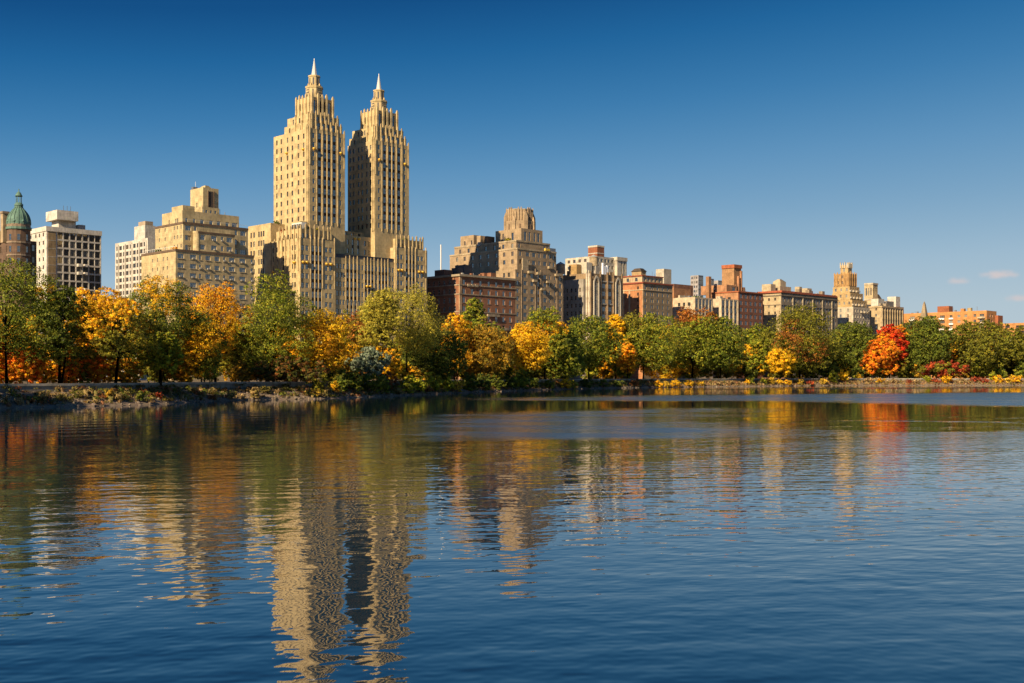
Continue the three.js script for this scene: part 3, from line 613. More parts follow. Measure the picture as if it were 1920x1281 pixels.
      const e = part(b.root, 'buttress', pilasterGeometry(0.45, 1.3, 0.5), stone), c = (n + 0.5) / 8 * 2 * Math.PI; e.position.set(cx + 2.35 * Math.cos(c), 111.2, cz + 2.35 * Math.sin(c)); e.rotation.y = Math.PI / 2 - c;
    }
    b.add('lantern', stone).prism(octagon(cx, cz, 2.15), 111.3, 115.0); b.add('cornice', stone).prism(octagon(cx, cz, 2.35), 115.0, 115.5);
    b.add('spire', plain(0.52, 0.49, 0.45, 0.5)).prism(octagon(cx, cz, 1.15), 115.5, 121.6, 0.16, cx, cz);
    b.add('finial', plain(0.7, 0.66, 0.6, 0.4)).prism(octagon(cx, cz, 0.16), 121.5, 122.2);
    for (const [px, y] of [[f[0], 86], [f[5], 86]]) goldBalcony('F', z1, x + px, y, 0.85);
    if (x < 20) for (const z of [-14.4, -3.6]) goldBalcony('L', x, z1 + z, 86, 0.85);
    for (let n = 0; n < 6; n++) b.block('antenna', x + 2 + n * 0.3, x + 2.06 + n * 0.3, z1 - 20, z1 - 19.94, 92.7, 94.6, iron);
  }
  b.done();
}
// --- red brick building
{
  seed(26);
  const brick = masonry(0.36, 0.16, 0.085), trim = masonry(0.44, 0.36, 0.26);
  const b = new Building('red_brick_apartment_house', 'red brick apartment house with pale string courses right of the twin towers', 'building', 78.9, { wall: brick, floor: 3.65, frame: frameWhite, frontGlass: [glassClear, glassClear, glassDark], sill: trim });
  b.mass(0, 32.5, -25, 0, 0, 43.4, { cols: at([2.5, 7.2, 12, 16.8, 21.2, 25.6, 29.6], 1.5), head: 2.0, h: 2.2, sill: trim }, { cols: even(7, 1.3, 2, 22), head: 2, h: 2.2 });
  for (const [y, h, o] of [[42.7, 0.9, 0.7], [39.0, 0.45, 0.25], [35.2, 0.4, 0.22], [28, 0.4, 0.2]]) b.band(0, 32.5, -25, 0, y, y + h, o, trim, y > 40 ? 'cornice' : 'string_course');
  b.block('corner_quoin', -0.16, 1.2, -0.35, 0.14, 0, 42.6, masonry(0.52, 0.34, 0.2));
  for (const x of [5, 7.2, 9.4]) for (const y of [38.7]) b.balcony('F', 0, x, y, 1.6, trim, 0.5);
  b.balcony('F', 0, 19, 26.6, 7, trim, 0.8); b.balcony('F', 0, 26, 21, 3.6, trim, 0.8);
  b.block('bulkhead', 2, 7, -18, -12, 42.7, 46.4, masonry(0.22, 0.1, 0.06)); b.block('bulkhead', 9, 12, -15, -11, 42.7, 47.6, masonry(0.16, 0.13, 0.12)); b.block('bulkhead', 15.5, 20, -20, -14, 42.7, 49.5, masonry(0.16, 0.14, 0.13));
  for (let k = 0; k < 9; k++) b.block('vent', 6 + k * 2.6, 6.9 + k * 2.6, -6, -5, 42.7, between(43.8, 45), k % 2 ? steel : brick);
  b.block('wing', -14, -1, -40, -27, 0, 45.4, masonry(0.6, 0.5, 0.32));
  b.clutter(2, 31, -23, -2, 42.9, 16); b.done();
}
// --- brown stepped tower
{
  seed(27);
  const brown = masonry(0.46, 0.34, 0.215), dark = masonry(0.24, 0.16, 0.1), trim = masonry(0.52, 0.42, 0.28);
  const b = new Building('stepped_brick_tower', 'brown brick building rising in terraces to a fluted octagonal tower', 'building', 111.2, { wall: brown, floor: 3.45, spandrel: dark, frontGlass: [glassClear, glassClear, glassDark] });
  const F = [[1.6, 1.5], [6.2, 2.2], [10.6, 2.2], [14.6, 1.2, { strip: true }], [18.8, 2.2], [22, 1.0], [25.2, 1.0], [28.8, 1.6]];
  b.mass(0.3, 31, -12, 0, 0, 47.7, { cols: F, h: 1.9, head: 1.3 }, { cols: [[8, 1.2], [5, 1.2]], head: 1.2 });
  b.mass(3.5, 28.5, -46, -2, 46.9, 57.4, { cols: [[2, 1.3], [6.6, 2.2], [10.5, 2.2], [14, 1.2], [17.6, 2.2], [21, 1.3], [23.5, 1.2]], h: 1.9, head: 1.4 }, { cols: even(8, 1.5, 5, 41), h: 1.9, head: 1.4 });
  b.mass(-1, 14, -46, -14, 0, 46.9, {}, { cols: even(7, 1.4, 3, 28), h: 1.9 });
  b.mass(5.9, 27.5, -45.5, -5, 56.6, 61.3, { cols: [[2, 1.2], [18, 1.2], [20, 1.2]], h: 1.9, head: 1.4, rows: 1 }, { cols: even(7, 1.4, 4, 38), h: 1.9, head: 1.4, rows: 1 });
  b.band(3.5, 28.5, -46, -2, 56.8, 57.5, 0.2, trim, 'coping'); b.band(5.9, 27.5, -45.5, -5, 60.7, 61.4, 0.2, trim, 'coping');
  b.mass(6.5, 12, -42, -33, 60.5, 66, {}, { cols: [[3, 0.9], [7.6, 0.9]], rows: 1, head: 2.4 }); b.mass(7, 11, -31.5, -29, 60.5, 65.4, {}, {}); b.mass(9, 14, -30, -27, 60.5, 65.2, {}, {}, { wall: dark });
  b.mass(12.6, 26.4, -25, -8.5, 60.5, 67.5, { cols: [[2.6, 1.6], [5.4, 1.2], [8.6, 1.2], [11.2, 1.6]], h: 4, head: 1.4, rows: 1 }, { cols: [[5, 1.1], [11, 1.4]], h: 3.6, head: 1.6, rows: 1 });
  const cx = 19.8, cz = -16.6;
  b.add('tower', brown).prism(octagon(cx, cz, 7.3), 66, 71.5); b.add('tower', brown).prism(octagon(cx, cz, 6.3), 71.5, 76.4); b.add('coping', trim).prism(octagon(cx, cz, 6.45), 76.4, 76.9);
  for (let n = 0; n < 32; n++) {
    const face = Math.floor(n / 4), a = (face) / 8 * 2 * Math.PI, off = ((n % 4) - 1.5) * 1.25, r = 6.3 * Math.cos(Math.PI / 8) + 0.12;
    const m = part(b.root, 'fluted_pier', pilasterGeometry(0.62, n % 4 === 1 || n % 4 === 2 ? 10.6 : 8.8, 0.6), brown);
    m.position.set(cx + r * Math.cos(a) - off * Math.sin(a), 67.2, cz + r * Math.sin(a) + off * Math.cos(a)); m.rotation.y = Math.PI / 2 - a;
  }
  for (let n = 0; n < 8; n++) { const a = (n + 0.5) / 8 * 2 * Math.PI, m = part(b.root, 'buttress', pilasterGeometry(1.7, 9 - (n % 2) * 2, 1.7), brown); m.position.set(cx + 6.6 * Math.cos(a), 66.5, cz + 6.6 * Math.sin(a)); m.rotation.y = Math.PI / 2 - a; }
  for (let n = 0; n < 8; n++) { const a = n / 8 * 2 * Math.PI, m = part(b.root, 'tower_opening', boxGeometry(0.8, 2.4, 0.3), dark); m.position.set(cx + 6.85 * Math.cos(a), 67.6, cz + 6.85 * Math.sin(a)); m.rotation.y = Math.PI / 2 - a; }
  for (const [x, y] of [[10.5, 50.2], [24, 49.6], [14.5, 46.2], [12, 42.8], [20.6, 42.8], [17, 39.4], [9, 46.4], [26.4, 46.2]]) b.balcony('F', y > 47.8 ? -2 : 0, x, y, 2.4, trim, 1.1);
  b.block('terrace_wall', 5.8, 9.4, -1.4, -0.9, 47, 53, trim); b.block('gilded_planter', 20, 23, -1.5, -0.6, 57.4, 58.4, plain(0.65, 0.42, 0.05)); b.block('terrace_rail', 23, 28.4, -2.3, -2.2, 57.4, 59, steel);
  b.pilasters('F', 0, [4.2, 12.9, 16.4, 26.9], 14, 48.6, 0.4, 0.26, brown);
  const pipe = part(b.root, 'flue', new THREE.CylinderGeometry(0.3, 0.3, 16, 12), plain(0.6, 0.58, 0.54, 0.5)); pipe.position.set(-1.5, 54, -46.6);
  b.block('bulkhead', 2, 5.5, -38, -33, 46.5, 52, dark);
  b.clutter(6, 26, -44, -26, 60.7, 12); b.done();
}
// --- gothic building with tall arched bays, and the white block behind it
{
  seed(28);
  const brown = masonry(0.40, 0.28, 0.165), pale = masonry(0.68, 0.62, 0.52), grey = masonry(0.46, 0.42, 0.37);
  const b = new Building('gothic_apartment_house', 'brown gothic apartment house with two tall white arched bays', 'building', 160.5, { wall: brown, floor: 3.6, frontGlass: [glassClear, glassClear, glassDark], glass: [glassDark, glassShade], frame: frameWhite });
  b.mass(0, 23.6, -17, 0, 0, 49.2, { cols: [[10.2, 2.4, { panes: 2 }], [14.6, 2.4, { panes: 2 }]], h: 2.1, head: 4.4 }, { cols: even(6, 1.3, 2.4, 14.4), h: 2, head: 5 });
  b.mass(-2, 0.36, -17, -2.2, 0, 46.5, {}, { cols: even(5, 1.2, 2, 12.6), h: 2, head: 4 }, { wall: grey });
  for (const x of [4.2, 19.9]) {
    const bay = part(b.root, 'arched_bay', (() => { const s = new THREE.Shape(); s.moveTo(-2.0, 0); s.lineTo(2.0, 0); s.lineTo(2.0, 16); s.quadraticCurveTo(1.9, 18.8, 0, 19.6); s.quadraticCurveTo(-1.9, 18.8, -2.0, 16); s.lineTo(-2.0, 0); const h = new THREE.Path(); h.moveTo(-1.35, 0.8); h.lineTo(-1.35, 15.8); h.quadraticCurveTo(-1.3, 17.9, 0, 18.6); h.quadraticCurveTo(1.3, 17.9, 1.35, 15.8); h.lineTo(1.35, 0.8); h.lineTo(-1.35, 0.8); s.holes.push(h); return new THREE.ExtrudeGeometry(s, { depth: 0.7, bevelEnabled: false }); })(), pale);
    bay.position.set(x, 28.6, 0.02);
    const glass = part(bay, 'pane', (() => { const s = new THREE.Shape(); s.moveTo(-1.35, 0.8); s.lineTo(1.35, 0.8); s.lineTo(1.35, 15.8); s.quadraticCurveTo(1.3, 17.9, 0, 18.6); s.quadraticCurveTo(-1.3, 17.9, -1.35, 15.8); return new THREE.ShapeGeometry(s); })(), glassClear); glass.position.z = 0.25;
    for (const dx of [-0.45, 0.45]) { const m = part(bay, 'mullion', boxGeometry(0.14, 17.2, 0.2), pale); m.position.set(dx, 0.9, 0.4); }
    for (let k = 0; k < 4; k++) { const m = part(bay, 'spandrel', boxGeometry(2.6, 0.9, 0.12), grey); m.position.set(0, 3.4 + k * 3.6, 0.35); }
    b.balcony('F', 0, x, 26.8, 4.6, pale, 1.2);
    const gable = part(b.root, 'gable', new THREE.CylinderGeometry(2.7, 2.7, 0.9, 24, 1, false, 0, Math.PI), brown); gable.rotation.set(Math.PI / 2, -Math.PI / 2, 0, 'XYZ'); gable.position.set(x, 47.9, 0.1);
    for (const y of [23.4, 19.8]) b.window('F', 0.02, x, y - 1, 2.4, 2.1, { d: 0.03, panes: 2 });
  }
  for (const y of [45.6, 35]) b.band(7.5, 17, -0.3, 0, y, y + 0.5, 0.25, pale, 'string_course');
  b.pilasters('F', 0, [0.4, 7.4, 12.4, 16.8, 23.2], 14, 50.4, 0.7, 0.6, brown); b.pilasters('L', 0, [-0.5, -1.8], 14, 50.6, 0.7, 0.5, pale);
  b.block('corner_strip', -0.14, 0.9, -0.9, 0.12, 14, 49, pale);
  b.block('bulkhead', 4.5, 8.5, -12, -6, 48.5, 55, pale); b.block('bulkhead', 10, 15, -9, -5, 48.5, 53.8, grey); for (const x of [14.2, 15.6, 17.2]) b.block('duct', x, x + 0.9, -5, -4.1, 48.5, 55.4 - (x % 2), plain(0.72, 0.72, 0.74, 0.5));
  b.block('roof_shed', 1, 4, -14, -9, 48.5, 54, masonry(0.5, 0.33, 0.14));
  waterTank(b, 10.8, -7, 51.8, 2.0, 4.2); waterTank(b, -1, -17.5, 48, 2.1, 4.4, masonry(0.55, 0.42, 0.27));
  b.clutter(1, 22, -16, -1.5, 48.6, 16); b.done();
  const c = new Building('white_apartment_block', 'white apartment block with red brick bulkhead behind the gothic building', 'building', 198.5, { z: -30, wall: pale, floor: 3.2, glass: [glassDark, glassShade] });
  c.mass(0, 23.2, -20, 0, 0, 62.2, { cols: even(5, 1.6, 3, 14), h: 1.7 }, { cols: even(5, 1.7, 2.5, 17.5), h: 1.6 });
  c.mass(15.7, 23.4, -8, 1.8, 0, 62.6, { cols: [[3.5, 1.0, { strip: true }], [5.8, 1.0, { strip: true }]] }, {}); c.band(15.7, 23.4, -8, 1.8, 60.8, 62.7, 0.35, pale, 'cornice');
  c.mass(6.7, 12.2, -10.2, -4, 61.4, 68.4, {}, {}, { wall: masonry(0.36, 0.13, 0.06) }); c.band(6.7, 12.2, -10.2, -4, 64.2, 64.7, 0.1, pale, 'string_course'); c.band(6.7, 12.2, -10.2, -4, 67.6, 68.45, 0.15, pale, 'coping');
  c.done();
}
// --- orange brick building with brown front
{
  seed(29);
  const orange = masonry(0.56, 0.25, 0.11), tan = masonry(0.40, 0.30, 0.19), cream = masonry(0.66, 0.50, 0.32), red = masonry(0.38, 0.09, 0.05);
  const b = new Building('orange_brick_apartment_house', 'apartment house with bright orange brick side and tan gridded front', 'building', 199.9, { wall: tan, floor: 3.0, frontGlass: [glassClear, glassDark, glassDark] });
  b.mass(0, 23.6, -16, 0, 0, 47.3, { cols: at([2, 6.4, 7.6, 11.6, 15.8, 20], 1.4), h: 1.8, head: 1.9 }, { cols: [[12.8, 1.1]], h: 1.5, head: 2, wall: orange });
  b.add('pale_panel', cream).box(-0.12, -0.004, 12, 44, -15.6, -11.8); b.add('pale_panel', cream).box(-0.12, -0.004, 12, 44, -9, -8);
  b.band(0, 23.6, -16, 0, 46.7, 47.4, 0.5, red, 'cornice'); b.band(0, 23.6, -16, 0, 43.4, 43.8, 0.25, cream, 'string_course');
  b.mass(3, 19.6, -16, -3, 46.6, 51, { cols: even(5, 1.6, 2, 14), h: 1.8, rows: 1, head: 1 }, { cols: [[4, 1.6], [9.4, 1.6]], h: 1.8, rows: 1, head: 1 }, { wall: cream }); b.band(3, 19.6, -16, -3, 50.6, 51.1, 0.4, red, 'coping');
  b.block('belvedere', 6, 10, -12, -6, 50.3, 53.4, masonry(0.55, 0.38, 0.2)); b.add('belvedere_roof', masonry(0.12, 0.09, 0.07)).prism([[5.6, -12.4], [10.4, -12.4], [10.4, -5.6], [5.6, -5.6]], 53.4, 55, 0.5, 8, -9);
  b.clutter(4, 19, -15, -4, 50.4, 10); b.done();
  const c = new Building('blank_elevator_block', 'blank white and beige tower block rising behind the orange brick house', 'building', 268.7, { z: -40, wall: masonry(0.62, 0.56, 0.46) });
  c.mass(0, 6.8, -5.6, 0, 0, 61, {}, {}); c.done();
}
// --- low cream buildings with glazed bays
{
  seed(30);
  const cream = masonry(0.70, 0.58, 0.42), grey = masonry(0.4, 0.37, 0.32), orange = masonry(0.55, 0.27, 0.13);
  const b = new Building('low_cream_building', 'low cream building with glazed front bays above the broad green tree', 'building', 242.4, { wall: cream, floor: 3.8, spandrel: grey, frontGlass: [glassClear, glassClear, glassDark] });
  b.mass(0, 16, -14, 0, 0, 42.1, { cols: even(5, 2.1, 2, 14, { strip: true, panes: 2 }), h: 2.6, head: 1.0 }, { cols: [[4, 1.5], [7.2, 1.5], [10.4, 1.8]], h: 1.8, head: 2.6, rows: 3 });
  b.mass(0.8, 15.6, -40, -14.01, 0, 47.5, {}, { cols: even(4, 1.4, 3, 22), h: 1.6, head: 3 }, { wall: orange });
  b.block('roof_parapet', 2, 15, -12, -11, 41, 43.6, cream); b.mass(9, 26, -38, -20, 40, 50.5, {}, { cols: [[13, 1.4]], h: 1.4, rows: 1 }, { wall: masonry(0.32, 0.15, 0.09) });
  for (const x of [3, 5.6, 8]) b.block('roof_planter', x, x + 1.6, -3.4, -2, 41.4, 42.9, plain(0.08, 0.11, 0.03));
  b.clutter(1, 15, -13, -1, 41.5, 10); b.done();
  const c = new Building('cream_annex_building', 'small cream building with vertical glazed bays beside the dark red building', 'building', 265.6, { wall: cream, floor: 3.8, spandrel: grey, frontGlass: [glassClear, glassDark] });
  c.mass(0, 16.3, -11, 0, 0, 42.4, { cols: even(4, 2.2, 2.4, 13.8, { strip: true, panes: 2 }), h: 2.6, head: 1.0 }, { cols: [[6, 1.2]], h: 1.4, rows: 2, head: 4 });
  c.pilasters('F', 0, [0.4, 4.2, 8, 11.9, 15.8], 14, 42.2, 0.6, 0.4, cream, 'pier'); c.clutter(1, 15, -10, -1, 41.8, 8); c.done();
}
// --- dark red building with striped piers and rooftop tower
{
  seed(31);
  const red = masonry(0.30, 0.125, 0.075), orange = masonry(0.52, 0.27, 0.14), pier = masonry(0.52, 0.26, 0.14), tower = masonry(0.48, 0.27, 0.13), rust = masonry(0.5, 0.15, 0.06);
  const b = new Building('dark_red_building', 'dark red building with orange piers and a square brick rooftop tower', 'building', 282.0, { wall: red, floor: 3.6, spandrel: masonry(0.06, 0.05, 0.05), frontGlass: [glassClear, glassClear, glassDark] });
  b.mass(0, 23.9, -19, 0, 0, 47.2, { cols: even(5, 2.4, 2.6, 21.4, { panes: 2 }), h: 2.2, head: 1.6 }, { cols: [[13, 2]], rows: 1, head: 3, wall: orange });
  b.band(0, 23.9, -19, 0, 46.6, 47.3, 0.4, rust, 'cornice');
  for (const x of [5, 9.8, 14.5, 19.2, 23.4]) b.block('pier', x - 0.45, x + 0.45, 12, 42.4, 0.004, 0.5, pier);
  b.mass(2, 12, -26, -9, 46.4, 51.3, { cols: [[7, 3]], h: 2.4, rows: 1 }, { cols: [[4, 1], [6.4, 1], [8.8, 1]], h: 1.8, rows: 1, head: 1.6 }, { wall: orange });
  b.mass(13.5, 20.5, -20, -12, 46.4, 63.2, {}, {}, { wall: tower }); b.band(13.5, 20.5, -20, -12, 61.4, 63.3, 0.5, rust, 'cornice');
  for (const [x, h] of [[14.6, 52], [17, 57], [19.6, 60]]) b.block('tower_buttress', x - 0.5, x + 0.5, -12, -10.9, 46.4, h, pier);
  b.block('stepped_wall', 21.2, 23, -13, -11, 46.4, 51, pier); b.block('chimney', -7.5, -5.2, -16, -14, 30, 55.5, masonry(0.42, 0.22, 0.11)); b.block('shaded_wing', 24.2, 36, -22, -10, 0, 46.2, masonry(0.36, 0.33, 0.29));
  b.clutter(1, 23, -18, -1, 46.6, 10); b.done();
}
// --- long beige building with red eaves
{
  seed(32);
  const beige = masonry(0.60, 0.48, 0.30), stone = masonry(0.33, 0.275, 0.21), red = masonry(0.5, 0.13, 0.06), cream = masonry(0.6, 0.5, 0.34);
  const b = new Building('long_beige_building', 'long beige stone building with red tiled eaves and rooftop boxes', 'building', 324.5, { wall: stone, floor: 3.9, spandrel: masonry(0.14, 0.12, 0.1), frontGlass: [glassClear, glassDark, glassDark] });
  b.mass(0, 63, -16, 0, 0, 48.6, { cols: even(17, 1.5, 3, 60), h: 2.4, head: 2.6 }, { cols: [[4, 1.1], [8, 1.1], [12, 1.1]], h: 1.6, head: 2.8, wall: beige });
  b.band(0, 63, -16, 0, 46.9, 47.5, 0.5, stone, 'cornice'); b.band(0, 63, -16, 0, 41.6, 42, 0.3, stone, 'string_course');
  b.add('eaves', red).prism([[-0.9, -16], [62, -16], [62, 0.7], [-0.9, 0.7]], 48.6, 49.8, 0.97, 31, -8);
  b.pilasters('F', 0, [12.2, 23, 34, 45, 56], 20, 47, 0.9, 0.5, cream, 'pier');
  for (const [x0, x1, z0, z1, y] of [[2, 7, -14, -8, 54], [10, 22, -14, -7, 53.2], [12, 18, -13, -8, 56], [31, 34, -10, -7, 54], [40, 45, -11, -7, 53.6], [46, 48, -10, -8, 52.4]]) b.block('roof_box', x0, x1, z0, z1, 49, y, cream);
  b.add('roof_cap', cream).prism([[12, -13], [18, -13], [18, -8], [12, -8]], 56, 57.6, 0.3, 15, -10.5);
  b.clutter(2, 60, -15, -2, 49.6, 22); b.done();
}
// --- terraced tower with finials, and the loggia tower
{
  seed(33);
  const tan = masonry(0.60, 0.42, 0.20), orange = masonry(0.50, 0.30, 0.12), pale = masonry(0.64, 0.56, 0.44);
  const b = new Building('terraced_tower', 'tan terraced tower with crenellated turret right of the long beige building', 'building', 406.3, { wall: tan, floor: 3.4, frame: frameWhite, glass: [glassShade, glassBlind, glassDark] });
  b.mass(0, 21, -11.5, 0, 0, 44.1, { cols: even(6, 1.6, 2, 19), h: 2, head: 1.4, sill: pale }, { cols: [[3, 1.2], [8, 1.2]], h: 2 }, { wall: pale });
  b.mass(2.4, 21, -16, -2, 43.4, 48.6, { cols: even(6, 1.3, 2, 16.4), h: 1.8, rows: 1 }, { cols: even(4, 1.2, 2, 12), h: 1.8, rows: 1 });
  b.mass(4.6, 20.6, -17, -4.4, 47.9, 53.2, { cols: even(5, 1.3, 2, 14), h: 1.8, rows: 1 }, { cols: even(3, 1.2, 2, 10), h: 1.8, rows: 1 });
  b.mass(7.4, 19.8, -18, -6.4, 52.5, 57.4, { cols: even(4, 1.2, 2, 10), h: 1.8, rows: 1 }, { cols: even(3, 1.2, 2, 9.6), h: 1.8, rows: 1 });
  b.mass(9.6, 19.2, -18.4, -8.2, 56.7, 65.7, { cols: [[3, 0.9, { strip: true }], [6, 0.9, { strip: true }]], h: 2 }, { cols: [[2.6, 1.2], [5.4, 1.2]], h: 1.8 }, { wall: orange });
  b.mass(12.6, 17.6, -15.6, -10.4, 65, 71.4, { cols: [[2.5, 1.4]], h: 2.2, rows: 1, head: 2 }, { cols: [[2.5, 1.4]], h: 2.2, rows: 1, head: 2 });
  b.pilasters('F', -10.4, [12.8, 14.2, 15.8, 17.4], 69.5, 73, 0.6, 0.6, pale, 'finial'); b.pilasters('L', 12.6, [-10.8, -12.4, -13.9, -15.4], 69.5, 73, 0.6, 0.6, pale, 'finial');
  b.pilasters('F', -8.2, [9.9, 12, 14.4, 16.8, 18.9], 58, 66.6, 0.6, 0.5, orange); b.pilasters('L', 9.6, [-8.8, -11, -13.4, -16, -18], 58, 66.6, 0.6, 0.5, orange);
  for (let k = 0; k < 16; k++) { const f = Math.floor(k / 4), x = [3, 5, 8, 10][f] + (k % 4) * 4; b.balcony('F', [-2, -4.4, -6.4, 0][f], Math.min(x, 18), [45, 49.6, 54, 40.6][f], 2, pale, 1.1); }
  b.done();
  const c = new Building('loggia_tower', 'square stone tower with arched loggia behind the terraced tower', 'building', 479.4, { z: -25, wall: masonry(0.6, 0.48, 0.29) });
  c.mass(0, 6.7, -6.3, 0, 0, 64.2, { cols: [[1.6, 0.9], [3.4, 0.9], [5.2, 0.9]], h: 5, head: 3.2, rows: 1, rail: false }, { cols: [[1.5, 0.9], [3.2, 0.9], [4.9, 0.9]], h: 5, head: 3.2, rows: 1, rail: false });
  c.band(0, 6.7, -6.3, 0, 53, 53.8, 0.3, pale, 'string_course'); c.band(0, 6.7, -6.3, 0, 63.3, 64.4, 0.35, pale, 'cornice');
  c.mass(-14, -1, -8, 3, 0, 49, { cols: even(4, 1.2, 2, 10) }, {}, { wall: masonry(0.34, 0.32, 0.3) });
  c.done();
}
// --- stone building with colonnaded front and white roof box
{
  seed(34);
  const tan = masonry(0.58, 0.45, 0.27), stone = masonry(0.42, 0.35, 0.26), white = masonry(0.74, 0.70, 0.63);
  const b = new Building('colonnaded_building', 'stone building with tall front piers and white rooftop box', 'building', 443.3, { wall: stone, floor: 3.8, frontGlass: [glassDark, glassClear], spandrel: masonry(0.12, 0.1, 0.09) });
  b.mass(0, 28.5, -9, 0, 0, 46.1, { cols: even(8, 1.7, 2.4, 26, { strip: true }), h: 2.4, head: 2.2 }, { cols: [[5, 1]], h: 1.6, wall: tan });
  b.pilasters('F', 0, even(9, 1, 0.6, 27.9).map((v) => v[0]), 14, 45, 0.8, 0.5, tan, 'pier'); b.band(0, 28.5, -9, 0, 45.2, 46.2, 0.4, tan, 'cornice');
  b.block('bulkhead', 1, 9, -8, -3, 45.4, 51, white); b.add('roof_cap', masonry(0.2, 0.15, 0.1)).prism([[2, -8], [7, -8], [7, -3.6], [2, -3.6]], 51, 54, 0.4, 4.5, -5.8);
  b.block('bulkhead', 12, 22, -8, -3, 45.4, 50, masonry(0.3, 0.28, 0.26)); b.block('roof_box', 31, 37, -12, -6, 47, 54, white); b.block('brick_wing', 28.8, 38, -16, -4, 0, 47, masonry(0.36, 0.13, 0.06));
  b.clutter(1, 27, -8, -1, 45.5, 12); b.done();
}
// --- stone obelisk-like spire, far orange slab, farthest low slab, three glassy towers
{
  seed(35);
  const stone = masonry(0.42, 0.33, 0.22);
  const sp = thing('stone_spire', 'slender tapering stone spire above the trees before the orange slab', 'spire', ...alongAvenue(452, 24), Math.PI / 4);
  const b0 = new Builder(); b0.prism([[-3, -3], [3, -3], [3, 3], [-3, 3]], 0, 32); b0.prism([[-2.7, -2.7], [2.7, -2.7], [2.7, 2.7], [-2.7, 2.7]], 32, 46.5, 0.24);
  part(sp, 'shaft', b0.geometry(), stone); part(sp, 'tip', new Builder().prism([[-0.66, -0.66], [0.66, -0.66], [0.66, 0.66], [-0.66, 0.66]], 46.5, 48.4, 0.1).geometry(), stone);
  const orange = masonry(0.68, 0.32, 0.11), white = plain(0.75, 0.72, 0.66), dark = masonry(0.2, 0.07, 0.05), red = masonry(0.42, 0.14, 0.06);
  const b = new Building('orange_balcony_slab', 'long orange brick slab with white balcony panels at the far right', 'building', 507.8, { z: 40, wall: orange, floor: 3.6, frame: frameWhite, glass: [glassDark, glassDark, glassBlind], frontGlass: [glassClear, glassDark] });
  b.mass(0, 16, -57.7, 0, 0, 44.3, { cols: [[5, 2], [9, 2]], h: 1.9, head: 2.2 }, { cols: [[7, 3.4], [14, 2.4], [21, 3.4], [28, 3.4], [34, 2], [39.4, 2], [44, 1.8], [50, 1.8], [54.6, 3]], h: 1.7, head: 2.2 });
  for (const [z, w] of [[-51, 3.6], [-37, 3.6], [-30, 3.6], [-23.4, 2.8]]) for (let f = 0; f < 4; f++) if (rnd() > 0.2) b.balcony('L', 0, z, 39.2 - f * 3.6, w, white, 1.0);
  for (let f = 0; f < 4; f++) b.balcony('L', 0, -3.2, 39.2 - f * 3.6, 5, masonry(0.66, 0.56, 0.4), 1.2);
  b.mass(2, 8, -34, -26, 43.6, 48.4, {}, {}, { wall: red }); b.block('chimney', 3, 5, -14, -11.4, 43.6, 46.6, masonry(0.5, 0.38, 0.2)); b.block('antenna', 4, 4.2, -8, -7.8, 43.6, 47.4, steel);
  b.mass(-7, 4, -76, -58, 0, 42.4, {}, { cols: [[4, 3], [9, 5], [15, 3]], h: 1.8, head: 2 }); b.block('chimney', -4, -2, -62, -60, 41.6, 46.6, orange);
  b.clutter(1, 15, -56, -2, 43.8, 14); b.done();
  const c = new Building('far_orange_building', 'low orange building with dark balcony slots at the right edge', 'building', 513.4, { z: 60, wall: orange, floor: 3.6 });
  c.mass(16, 52, -20, 2, 0, 36.4, { cols: even(6, 3.4, 4, 32), h: 1.5, head: 1.6 }, { cols: [[5, 3], [14, 7]], h: 1.5, head: 1.6 });
  c.mass(8, 15.8, -24, -18, 0, 41.5, {}, {}, { wall: red }); c.block('chimney', 30, 32, -8, -6, 35.8, 39.6, orange);
  c.done();
  const blue = masonry(0.2, 0.23, 0.3), grey = masonry(0.45, 0.42, 0.43);
  for (const [s, w, dp, h, label] of [[523.4, 6.5, 8, 83.2, 'grey far tower, widest of three glassy towers on the skyline'], [538.2, 6.6, 3, 81.4, 'slim far tower, middle of three glassy towers on the skyline'], [551, 6.9, 5, 80.6, 'yellowish far tower nearest the brick rooftop tower, one of three glassy towers']]) {
    const f = new Building('far_glass_tower', label, 'building', s, { z: -200, wall: grey, floor: 3.6, frontGlass: [glassClear, glassDark] });
    f.root.userData.group = 'glassy towers far off on the skyline';
    f.mass(0, w, -dp, 0, 0, h, { cols: even(4, 1.2, 1.2, w - 1.2, { strip: true }), h: 2.4, head: 1.2, low: 50, wall: blue }, { cols: dp > 6 ? even(3, 1.4, 1.6, dp - 1.8) : [], h: 1.8, low: 50 });
    f.done();
  }
}

